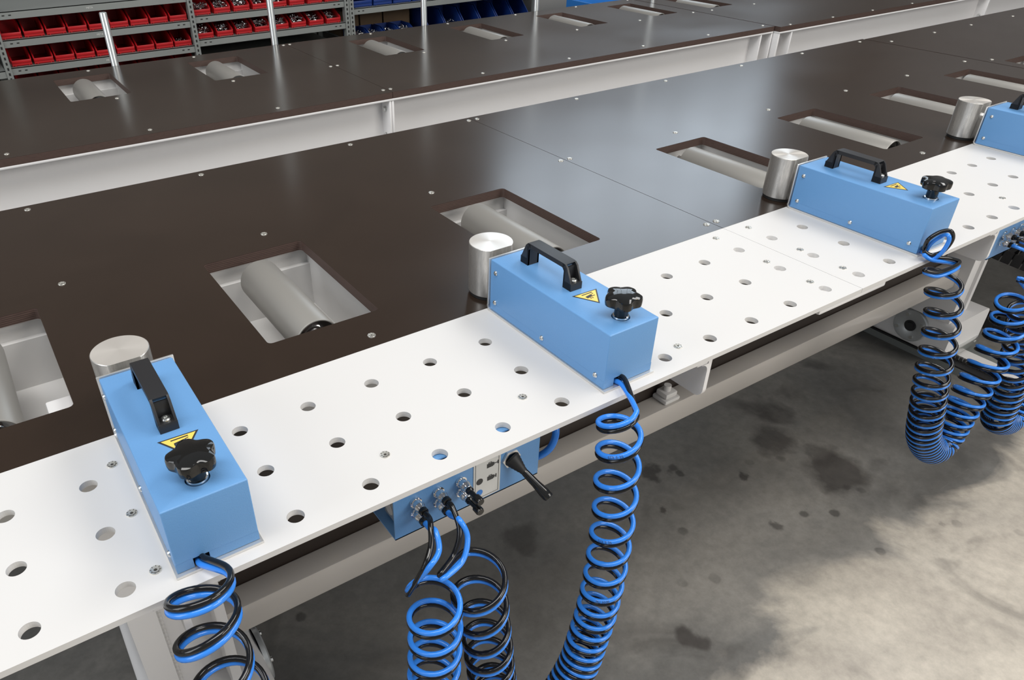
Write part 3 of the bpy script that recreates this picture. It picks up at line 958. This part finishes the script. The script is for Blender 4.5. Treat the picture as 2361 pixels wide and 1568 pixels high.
# ------------------------------------------------------------------ coiled hoses
def catmull(P, n=12):
    P = [Vector(p) for p in P]
    Q = [P[0] * 2 - P[1]] + P + [P[-1] * 2 - P[-2]]
    out = []
    for i in range(1, len(Q) - 2):
        a, b, c, d = Q[i - 1:i + 3]
        for k in range(n):
            u = k / n
            out.append(0.5 * ((2 * b) + (c - a) * u + (2 * a - 5 * b + 4 * c - d) * u * u + (-a + 3 * b - 3 * c + d) * u ** 3))
    out.append(P[-1])
    return out
def lin(tbl, s):
    for (a, va), (b, vb) in zip(tbl, tbl[1:]):
        if s <= b:
            return va + (vb - va) * max(0, (s - a)) / max(1e-9, b - a)
    return tbl[-1][1]
def tube(bm, P, r, seg=14):
    n = len(P)
    tn = (P[1] - P[0]).normalized()
    up = Vector((0, 0, 1)) if abs(tn.z) < 0.9 else Vector((1, 0, 0))
    nm = (up - tn * up.dot(tn)).normalized()
    rings = []
    for i in range(n):
        t2 = (P[min(i + 1, n - 1)] - P[max(i - 1, 0)]).normalized()
        nm = (nm - t2 * nm.dot(t2)).normalized()
        bn = t2.cross(nm)
        rings.append([bm.verts.new(P[i] + r * (math.cos(2 * PI * k / seg) * nm + math.sin(2 * PI * k / seg) * bn)) for k in range(seg)])
    for a, b in zip(rings, rings[1:]):
        for k in range(seg):
            bm.faces.new((a[k], a[(k + 1) % seg], b[(k + 1) % seg], b[k]))
    bm.faces.new(rings[0][::-1]); bm.faces.new(rings[-1])
def hose(label, axis, radii, pitches, lead0, lead1, phase=0.0, side=1, tr=0.0038, hand=1, text=(), end=None, level=0.0):
    """axis: centre line points; radii/pitches: tables against 0..1 along it; lead0/lead1: {'blue': [...], 'black': [...]}"""
    C = catmull(axis, 24)
    S = [0.0]
    for a, b in zip(C, C[1:]):
        S.append(S[-1] + (b - a).length)
    tot = S[-1]
    # frames by parallel transport
    fr = []
    tn = (C[1] - C[0]).normalized()
    nm = (Vector((1, 0, 0)) - tn * tn.x).normalized()
    for i in range(len(C)):
        t2 = (C[min(i + 1, len(C) - 1)] - C[max(i - 1, 0)]).normalized()
        nm = (nm - t2 * nm.dot(t2)).normalized()
        fr.append((C[i], t2, nm, t2.cross(nm)))
    def frame(s):
        s = max(0, min(tot, s))
        lo, hi = 0, len(S) - 1
        while hi - lo > 1:
            md = (lo + hi) // 2
            if S[md] <= s: lo = md
            else: hi = md
        u = (s - S[lo]) / max(1e-9, S[hi] - S[lo])
        a, b = fr[lo], fr[hi]
        return [a[k].lerp(b[k], u) for k in range(4)]
    paths = {'blue': [], 'black': []}
    sc_ = 1.0
    if end is not None:      # stretch the pitch a little so that the last turn ends where the lead leaves
        q, s_ = 0.0, 0.0
        while s_ < tot:
            s_ += lin(pitches, s_ / tot) * 0.02 / (2 * PI); q += 0.02
        want = end - phase
        tgt = want + 2 * PI * round((q - want) / (2 * PI))
        sc_ = q / tgt
    ph = phase
    s = 0.0
    st = 2 * PI / 36
    while s < tot:
        c, t2, n_, b_ = frame(s)
        R_ = lin(radii, s / tot)
        k_ = max(0.0, min(1.0, (level - s / tot) / 0.12)) if level else 0.0
        rad = math.cos(ph) * n_ + math.sin(ph) * b_ * hand
        if k_:
            rad = rad.lerp(Vector((math.cos(ph), -math.sin(ph), 0)), k_)
        p = c + R_ * rad
        off = t2 * tr * 1.02 * side
        paths['blue'].append(p + off)
        paths['black'].append(p - off)
        ph += st
        s += lin(pitches, s / tot) * st / (2 * PI) * sc_
    t = thing('coiled_air_hose', label, 'hose', tuple(C[0]), 'coiled blue and black air hoses')
    for nm_ in ('blue', 'black'):
        pp = paths[nm_]
        l0 = [Vector(q) for q in lead0.get(nm_, [])]
        l1 = [Vector(q) for q in lead1.get(nm_, [])]
        P = []
        if l0:
            P += catmull(l0 + [pp[0], pp[3]], 14)[:-14]
        P += pp
        if l1:
            P += catmull([pp[-4], pp[-1]] + l1, 14)[15:]
        bm = NB(); tube(bm, P, tr)
        o = fin(nm_ + '_tube', bm, nm_ + 'tube', t, loc=-C[0], sharp=80)
        o['label'] = nm_ + ' tube'
        if nm_ == 'blue':
            for frac, string in text:
                i = int(frac * len(pp))
                cv = bpy.data.curves.new('hose_print', 'FONT')
                cv.body = string
                cv.size = 0.0058
                tmp = bpy.data.objects.new('tmp', cv)
                COL.objects.link(tmp)
                dg = bpy.context.evaluated_depsgraph_get()
                me = bpy.data.meshes.new_from_object(tmp.evaluated_get(dg))
                bpy.data.objects.remove(tmp)
                # bend the print round the tube, on the part of the turn that faces the viewer
                def outward(c_, tg_):
                    bst = min(range(len(fr)), key=lambda q_: (fr[q_][0] - c_).length)
                    o_ = c_ - fr[bst][0]
                    o_ -= tg_ * o_.dot(tg_)
                    return o_.normalized()
                i = max(range(i, min(i + 36, len(pp) - 42)), key=lambda q_: outward(pp[q_], (pp[q_ + 1] - pp[q_]).normalized()).dot((CP - pp[q_]).normalized()))
                wtxt = max(v_.co.x for v_ in me.vertices)
                i = max(0, i - int(wtxt / 2 / (pp[i + 1] - pp[i]).length))
                acc = [0.0]
                for k in range(i, min(len(pp) - 2, i + 40)):
                    acc.append(acc[-1] + (pp[k + 1] - pp[k]).length)
                tg0 = (pp[i + 4] - pp[i + 3]).normalized()
                flip = outward(pp[i + 3], tg0).cross(tg0).z < 0
                for vtx in me.vertices:
                    u, vv = vtx.co.x, vtx.co.y - 0.002
                    if flip:
                        u, vv = wtxt - u, -vv
                    k = 0
                    while k < len(acc) - 2 and acc[k + 1] < u: k += 1
                    a, b = pp[i + k], pp[i + k + 1]
                    c = a.lerp(b, (u - acc[k]) / max(1e-9, acc[k + 1] - acc[k]))
                    tg = (b - a).normalized()
                    outw = outward(c, tg)
                    # lift the print a little towards the viewer's side of the tube
                    sdv = outw.cross(tg)
                    an = vv / tr + math.copysign(0.35, sdv.z) * (-1 if side > 0 else 1)
                    vtx.co = c + (tr + 0.00015) * (math.cos(an) * outw + math.sin(an) * sdv) - C[0]
                me.materials.append(MT['ink'])
                po = bpy.data.objects.new('hose_print', me)
                COL.objects.link(po); po.parent = o
                po.matrix_parent_inverse = Matrix.Identity(4)
                po.location = C[0]
    return t

def pa_(lst, y):
    return [at(px, py, 1, y) for px, py in lst]
def fit_pt(cb, k, j, ext=0.0):
    return Vector((cb.location.x + (0.0325, 0.068, 0.1045)[k], -0.022 - ext, (-0.0635, -0.0815)[j]))

# nearest clamp -> middle control box, left pair of ports
A0 = [(0.1640, -0.0635, 0.030), (0.1585, -0.084, -0.030), (0.1590, -0.088, -0.085), (0.168, -0.088, -0.15), (0.180, -0.085, -0.28), (0.195, -0.085, -0.42), (0.225, -0.085, -0.55), (0.29, -0.085, -0.60), (0.36, -0.085, -0.56), (0.405, -0.085, -0.46), (0.4230, -0.085, -0.36), (0.4285, -0.085, -0.29), (0.4315, -0.085, -0.215), (0.4302, -0.085, -0.145)]
hose('coiled blue and black hose hanging from the nearest clamp at lower left', A0,
     [(0, 0.033), (0.15, 0.036), (0.3, 0.035), (1, 0.034)], [(0, 0.022), (0.025, 0.045), (0.05, 0.070), (0.12, 0.070), (0.22, 0.040), (0.4, 0.017), (0.6, 0.017), (0.75, 0.028), (0.9, 0.042), (1, 0.050)],
     {'black': [(0.1815, -0.008, 0.0125), (0.1820, -0.020, 0.0170)], 'blue': [(0.1770, -0.008, 0.0075), (0.1775, -0.020, 0.0095)]},
     {'black': pa_([(975, 1315)], -0.080) + pa_([(993, 1262)], -0.068) + pa_([(993, 1215)], -0.050) + [fit_pt(k0, 0, 0, 0.014), fit_pt(k0, 0, 0)],
      'blue': pa_([(988, 1310)], -0.085) + pa_([(1012, 1270)], -0.075) + pa_([(1004, 1225)], -0.055) + [fit_pt(k0, 0, 1, 0.014), fit_pt(k0, 0, 1)]}, phase=PI * 1.88, end=PI * 1.80, side=1, text=((0.055, 'SERIE 25'), (0.08, 'PU 5000')))

# middle clamp -> middle control box, second pair
B0 = [(0.7440, -0.066, 0.006), (0.7480, -0.074, -0.045), (0.7540, -0.074, -0.115), (0.7600, -0.074, -0.185), (0.7620, -0.074, -0.27), (0.7610, -0.074, -0.35), (0.7550, -0.074, -0.425), (0.745, -0.075, -0.475), (0.727, -0.078, -0.540),
      (0.690, -0.080, -0.60), (0.635, -0.085, -0.64), (0.585, -0.085, -0.60), (0.548, -0.085, -0.50), (0.530, -0.085, -0.40), (0.518, -0.085, -0.30), (0.507, -0.085, -0.225), (0.497, -0.085, -0.145)]
hose('coiled blue and black hose hanging from the middle clamp, curving left at the bottom', B0,
     [(0, 0.026), (0.04, 0.030), (0.5, 0.032), (0.9, 0.034), (1, 0.038)], [(0, 0.036), (0.06, 0.062), (0.16, 0.058), (0.26, 0.045), (0.36, 0.030), (0.45, 0.017), (0.62, 0.017), (0.74, 0.030), (0.86, 0.048), (1, 0.062)],
     {'black': [(0.7960, -0.008, 0.0125), (0.7950, -0.026, 0.0160)], 'blue': [(0.7910, -0.008, 0.0075), (0.7900, -0.028, 0.0090)]},
     {'black': pa_([(1014, 1326)], -0.085) + pa_([(1046, 1280)], -0.075) + pa_([(1060, 1225)], -0.062) + [fit_pt(k0, 1, 0, 0.014), fit_pt(k0, 1, 0)],
      'blue': pa_([(1018, 1336)], -0.090) + pa_([(1065, 1296)], -0.085) + pa_([(1078, 1240)], -0.070) + pa_([(1060, 1200)], -0.055) + [fit_pt(k0, 1, 1, 0.010), fit_pt(k0, 1, 1)]}, phase=PI * 2.30, end=PI * 1.45, side=-1, text=((0.03, 'SERIE 25'), (0.10, 'SERIE 25'), (0.16, 'PU 5000')))

# third clamp -> right control box (the U that hangs in view)
C3 = pa_([(2174, 632), (2176, 690), (2172, 740), (2163, 800), (2150, 860), (2138, 940), (2130, 1005), (2148, 1035), (2178, 1010), (2215, 945), (2262, 865), (2305, 790), (2335, 720), (2348, 670)], -0.078)
def mixed(lst):
    return [at(px, py, 1, y) for px, py, y in lst]
N3 = Vector((1.5905, -0.008, 0.012))
hose('coiled blue and black hose hanging in a full U below the third clamp', C3,
     [(0, 0.030), (0.4, 0.0330), (0.6, 0.034), (0.8, 0.038), (1, 0.036)], [(0, 0.066), (0.12, 0.064), (0.22, 0.054), (0.32, 0.038), (0.40, 0.026), (0.47, 0.017), (0.62, 0.0175), (0.72, 0.030), (0.85, 0.043), (1, 0.055)],
     {'black': [N3] + mixed([(2130, 574, -0.024), (2141, 552, -0.030), (2168, 535, -0.038), (2192, 533, -0.050), (2196, 552, -0.054), (2176, 578, -0.050), (2148, 588, -0.040), (2131, 580, -0.030), (2150, 592, -0.040), (2190, 596, -0.056), (2212, 604, -0.066), (2195, 617, -0.072), (2160, 628, -0.066)]),
      'blue': [N3 - Vector((0.004, 0, 0.004))] + mixed([(2131, 584, -0.024), (2146, 562, -0.030), (2170, 545, -0.038), (2186, 543, -0.052), (2187, 558, -0.056), (2170, 584, -0.052), (2148, 597, -0.042), (2131, 588, -0.034), (2150, 600, -0.046), (2190, 606, -0.056), (2210, 613, -0.068), (2195, 626, -0.074), (2160, 637, -0.067)])},
     {'black': [(2.025, -0.085, -0.175), (2.040, -0.072, -0.120), (2.01, -0.056, -0.085), fit_pt(k1, 0, 0, 0.014), fit_pt(k1, 0, 0)],
      'blue': [(2.020, -0.090, -0.190), (2.034, -0.076, -0.130), (2.005, -0.058, -0.100), fit_pt(k1, 0, 1, 0.014), fit_pt(k1, 0, 1)]}, phase=PI * 1.30, end=PI * 1.2, side=1, level=0.42, text=((0.08, 'SERIE 25'),))
C4 = pa_([(2368, 700), (2358, 770), (2345, 830), (2328, 890), (2308, 940), (2300, 965), (2322, 968), (2352, 930), (2395, 870), (2450, 790), (2500, 700), (2540, 600)], -0.085)
hose('coiled blue and black hose at the right edge, behind the U-shaped one', C4,
     [(0, 0.034), (1, 0.036)], [(0, 0.050), (0.2, 0.040), (0.32, 0.026), (0.42, 0.017), (0.65, 0.018), (0.8, 0.03), (1, 0.05)],
     {'black': [fit_pt(k1, 1, 0), fit_pt(k1, 1, 0, 0.014), (2.035, -0.055, -0.09), (2.07, -0.075, -0.15)],
      'blue': [fit_pt(k1, 1, 1), fit_pt(k1, 1, 1, 0.014), (2.045, -0.058, -0.10), (2.08, -0.080, -0.15)]},
     {'black': [(2.40, -0.05, 0.01), (2.352, -0.010, 0.012)], 'blue': [(2.40, -0.055, 0.0), (2.347, -0.010, 0.008)]}, phase=0.4, side=1)
# short supply tube behind the control box
bm = NB()
tube(bm, catmull([(0.640, 0.050, -0.070), (0.675, 0.045, -0.060), (0.700, 0.030, -0.045), (0.705, 0.012, -0.060), (0.690, 0.005, -0.085), (0.668, 0.020, -0.105), (0.64, 0.05, -0.11)], 12), 0.0055)
o = tag(fin('supply_tube', bm, 'bluetube'), 'short blue air tube looping out behind the middle control box', 'hose')

# ------------------------------------------------------------------ steel posts behind the back table
posts = [(0.6745, 0.160), (1.3268, 0.62), (2.066, 0.62), (2.727, 0.62), (3.55, 0.62)]
words = ['short galvanised post behind the back table, its open top in view', 'tall galvanised post left of the back table joint', 'tall galvanised post in front of the blue parts bins',
         'galvanised post beside the end upright of the blue bin rack', 'tall galvanised post farthest right behind the back table']
for (x, zt), lb in zip(posts, words):
    bm = NB()
    y = 2.622
    lathe(bm, [(0.0105, zt - 0.03), (0.0105, zt), (0.0115, zt + 0.001), (0.0130, zt), (0.0138, zt - 0.002), (0.0138, FLOOR)], T(x, y, 0), 28)
    tag(fin('steel_post', bm, 'post'), lb, 'post', 'galvanised posts behind the back table')

# ------------------------------------------------------------------ parts racks
YS = 3.2
def rack(label, xs, bays, ztop, depth=0.42):
    t = thing('parts_rack', label, 'shelving', (xs[0], YS, FLOOR), 'grey steel parts racks')
    O = Vector((xs[0], YS, FLOOR))
    for x, w in [(x, 0.024) for x in xs]:
        bm = NB()
        box(bm, x - w / 2, x + w / 2, YS - 0.014, YS - 0.011, FLOOR, ztop)
        box(bm, x - w / 2, x - w / 2 + 0.003, YS - 0.011, YS + 0.02, FLOOR, ztop)
        box(bm, x - 0.018, x + 0.018, YS + depth, YS + depth + 0.02, FLOOR, ztop)
        p = fin('upright', bm, 'rack', t, loc=-O)
        bm = NB()
        z = -0.30
        while z < ztop:
            box(bm, x - 0.0035, x + 0.0035, YS - 0.0146, YS - 0.0135, z, z + 0.011)
            z += 0.021
        fin('slot_row', bm, 'slot', p, loc=(0, 0, 0))
    for x0, x1, levels in bays:
        for z in levels:
            bm = NB()
            box(bm, x0, x1, YS - 0.008, YS - 0.005, z - 0.029, z)
            box(bm, x0, x1, YS - 0.008, YS + depth, z - 0.003, z)
            s = fin('shelf', bm, 'rack', t, loc=-O)
            bm = NB()
            for dx in (0.03, 0.055, x1 - x0 - 0.055, x1 - x0 - 0.03):
                box(bm, x0 + dx - 0.005, x0 + dx + 0.005, YS - 0.0088, YS - 0.0078, z - 0.016, z - 0.012)
            fin('slot_row', bm, 'slot', s)
    bm = NB()
    box(bm, xs[0] - 0.02, xs[-1] + 0.02, YS + depth + 0.02, YS + depth + 0.025, FLOOR, ztop)
    fin('back_panel', bm, 'rackdark', t, loc=-O)
    return t, O
R1, O1 = rack('grey slotted steel rack at upper left holding rows of red bins', [-0.46, 0.3445, 1.1565, 1.9480],
     [(-0.448, 0.332, (-0.112, -0.30, 0.10)), (0.357, 1.144, (0.113, 0.005, -0.104, -0.215)), (1.169, 1.936, (0.019, -0.083, -0.20, 0.14))], 0.34)
R2, O2 = rack('grey slotted steel rack right of the red bins holding blue bins and boxes', [1.9745, 3.1850],
     [(1.987, 3.172, (-0.024, -0.188, 0.13))], 0.34)
# tiny pressed maker marks on the shelf lips
for x, z in ((0.712, 0.099), (0.728, -0.010), (0.742, -0.119)):
    cv = bpy.data.curves.new('mark', 'FONT'); cv.body = 'META'; cv.size = 0.011
    tmp = bpy.data.objects.new('tmp', cv); COL.objects.link(tmp)
    me = bpy.data.meshes.new_from_object(tmp.evaluated_get(bpy.context.evaluated_depsgraph_get()))
    bpy.data.objects.remove(tmp)
    me.materials.append(MT['labelw'])
    o = bpy.data.objects.new('shelf_mark', me); COL.objects.link(o); o.parent = R1
    o.location = Vector((x, YS - 0.0086, z - 0.004)) - O1
    o.rotation_euler = (PI / 2, 0, 0)

def bin_mesh(w, d, h, lip, mname):
    """open fronted stacking bin: low front lip, sides sloping up to the back"""
    th = 0.0022
    bm = NB()
    box(bm, 0.003, w - 0.003, 0.004, d, 0, th)
    box(bm, 0.002, w - 0.002, 0, th, 0.004, lip)                       # front lip
    box(bm, 0.0, w, -0.002, th, lip * 0.55, lip + 0.001, bev=0.0008)     # thick rim band
    box(bm, 0.0, w, d - th, d, 0, h)
    for x0_ in (0.0, w - th):
        mm = Matrix(((0, 0, 1, x0_), (1, 0, 0, 0), (0, 1, 0, 0), (0, 0, 0, 1)))
        prism(bm, [(0, 0), (d, 0), (d, h), (d * 0.36, h), (d * 0.04, lip * 1.35), (0, lip)], mm, th)
        mm = Matrix(((0, 0, 1, x0_ - 0.0012), (1, 0, 0, 0), (0, 1, 0, 0), (0, 0, 0, 1)))
        prism(bm, [(0, lip), (d * 0.04, lip * 1.35), (d * 0.36, h), (d, h), (d, h - 0.003), (d * 0.37, h - 0.003), (d * 0.06, lip * 1.2), (0.002, lip - 0.002)], mm, th + 0.0024)
    for x0_ in (0.010, w - 0.014):
        box(bm, x0_, x0_ + 0.004, -0.001, 0.006, -0.0, 0.006)
    o = fin('storage_bin', bm, mname)
    me = o.data
    bpy.data.objects.remove(o)
    return me
BR = bin_mesh(0.0775, 0.21, 0.062, 0.024, 'red')
BB = bin_mesh(0.0830, 0.14, 0.050, 0.022, 'navy')
BL_ = bin_mesh(0.1080, 0.20, 0.100, 0.030, 'navy')
ORD = ['first', 'second', 'third', 'fourth', 'fifth', 'sixth', 'seventh', 'eighth', 'ninth', 'tenth', 'eleventh']
random.seed(7)
def heap(x, y, z, w, d, hh, label, group, n=46):
    bm = NB()
    for k in range(n):
        a = random.uniform(0, PI)
        ln = random.uniform(0.012, 0.030)
        c = Vector((x + random.uniform(0.012, w - 0.012), y + random.uniform(0.014, d * 0.8), z + hh * random.uniform(0.25, 1.0)))
        dd = Vector((math.cos(a), math.sin(a) * 0.8, random.uniform(-0.25, 0.5))).normalized() * ln / 2
        lo = Vector((x + 0.006, y + 0.006, z + 0.003)); hi = Vector((x + w - 0.006, y + d - 0.006, z + 0.1))
        p, q = c - dd, c + dd
        for vv in (p, q):
            for i in range(3):
                vv[i] = max(lo[i], min(hi[i], vv[i]))
        if (p - q).length < 0.004: continue
        cyl(bm, p, q, 0.0019, seg=6)
        cyl(bm, q, q + (q - p).normalized() * 0.003, 0.0038, seg=6)
    box(bm, x + 0.004, x + w - 0.004, y + 0.004, y + d - 0.004, z + 0.0025, z + hh * 0.45)
    return tag(fin('screw_heap', bm, 'chrome'), label, 'screws', group, 'stuff')
def binrow(me, x0, step, n, z, where, colour, group, w, filled=(), yo=0.0, d=0.13, hh=0.03):
    for k in range(n):
        o = bpy.data.objects.new('storage_bin', me)
        COL.objects.link(o)
        o.location = (x0 + step * k + random.uniform(-0.001, 0.001), YS + 0.006 + yo + random.uniform(0, 0.003), z + 0.0006)
        tag(o, '%s bin, %s from left %s' % (colour, ORD[k], where), 'bin', group)
        if k in filled:
            heap(o.location.x, o.location.y, z + 0.001, w, d, hh, 'screws in the %s %s bin %s' % (ORD[k], colour.split()[-1], where), 'screw heaps in ' + group)
binrow(BR, 0.3585, 0.0876, 9, 0.005, 'on upper shelf of left bay', 'empty open red', 'red bins on the upper left shelf', 0.0775)
binrow(BR, 0.3660, 0.0868, 9, -0.104, 'on second shelf of left bay', 'empty open red', 'red bins on the second left shelf', 0.0775, filled=(8,), hh=0.012)
binrow(BR, 0.3750, 0.0862, 9, -0.215, 'on lowest shelf of left bay', 'half hidden red', 'red bins on the lowest left shelf', 0.0775)
binrow(BR, 1.1740, 0.0950, 8, 0.019, 'on upper shelf of middle bay', 'screw filled red', 'red bins on the upper middle shelf', 0.0775, filled=range(8), hh=0.042)
binrow(BR, 1.1710, 0.0952, 8, -0.083, 'on lower shelf of middle bay', 'screw filled red', 'red bins on the lower middle shelf', 0.0775, filled=range(8), hh=0.042)
binrow(BB, 1.9930, 0.0920, 4, -0.188, 'low in the right rack', 'screw filled blue', 'small blue bins in the rack', 0.083, filled=range(4), d=0.14, hh=0.034)
binrow(BL_, 2.4450, 0.1180, 6, -0.188, 'low in the right rack', 'tall blue', 'tall blue bins in the rack', 0.108, filled=(1,), d=0.2, hh=0.03)
binrow(BL_, 1.9950, 0.1180, 9, -0.024, 'on top shelf of right rack', 'upper blue', 'blue bins on the top shelf', 0.108)
binrow(BL_, -0.43, 0.1180, 6, -0.112, 'in the far left bay', 'dark blue', 'blue bins at the far left', 0.108)
for k, (x0, x1, h, lb) in enumerate(((1.992, 2.10, 0.125, 'brown cardboard box behind the small blue bins, beside the rack upright'), (2.110, 2.245, 0.105, 'low brown cardboard box between two taller ones in the rack'), (2.255, 2.42, 0.130, 'widest brown cardboard box in the rack, left of the tall blue bins'))):
    bm = NB()
    y0_ = YS + 0.17
    box(bm, x0, x1, y0_, y0_ + 0.16, -0.1875, -0.188 + h)
    box(bm, x0, x1, y0_ - 0.001, y0_ + 0.078, -0.188 + h, -0.188 + h + 0.002)
    box(bm, x0, x1, y0_ + 0.082, y0_ + 0.16, -0.188 + h, -0.188 + h + 0.002)
    o = fin('cardboard_box', bm, 'card')
    tag(o, lb, 'box', 'cardboard boxes in the rack')
# grey cabinet right of the racks and a blue crate on the ledge behind
t = thing('storage_cabinet', 'plain grey steel cabinet right of the blue bin rack', 'cabinet', (3.28, 3.3, FLOOR))
bm = NB(); box(bm, 0, 1.0, 0.012, 0.45, 0, 0.98, bev=0.003); fin('body', bm, 'cabinet', t)
for k in (0, 1):
    bm = NB(); box(bm, 0.01 + 0.495 * k, 0.495 + 0.495 * k, 0, 0.012, 0.05, 0.96, bev=0.002); dd = fin('door', bm, 'cabinet', t)
    bm = NB(); box(bm, 0.45 + 0.07 * k, 0.47 + 0.07 * k, -0.02, 0, 0.55, 0.65, bev=0.003); fin('handle', bm, 'blackplastic', dd)
bm = NB()
cx0, cx1, cz = 3.30, 3.80, -0.075
box(bm, cx0, cx1, 2.72, 2.725, FLOOR, cz)
box(bm, cx0, cx1, 3.05, 3.055, FLOOR, cz)
box(bm, cx0, cx0 + 0.005, 2.725, 3.05, FLOOR, cz)
box(bm, cx1 - 0.005, cx1, 2.725, 3.05, FLOOR, cz)
box(bm, cx0 + 0.005, cx1 - 0.005, 2.725, 3.05, FLOOR, FLOOR + 0.005)
tag(fin('waste_bin', bm, 'dotblue'), 'blue open crate just visible behind the back table edge', 'crate')
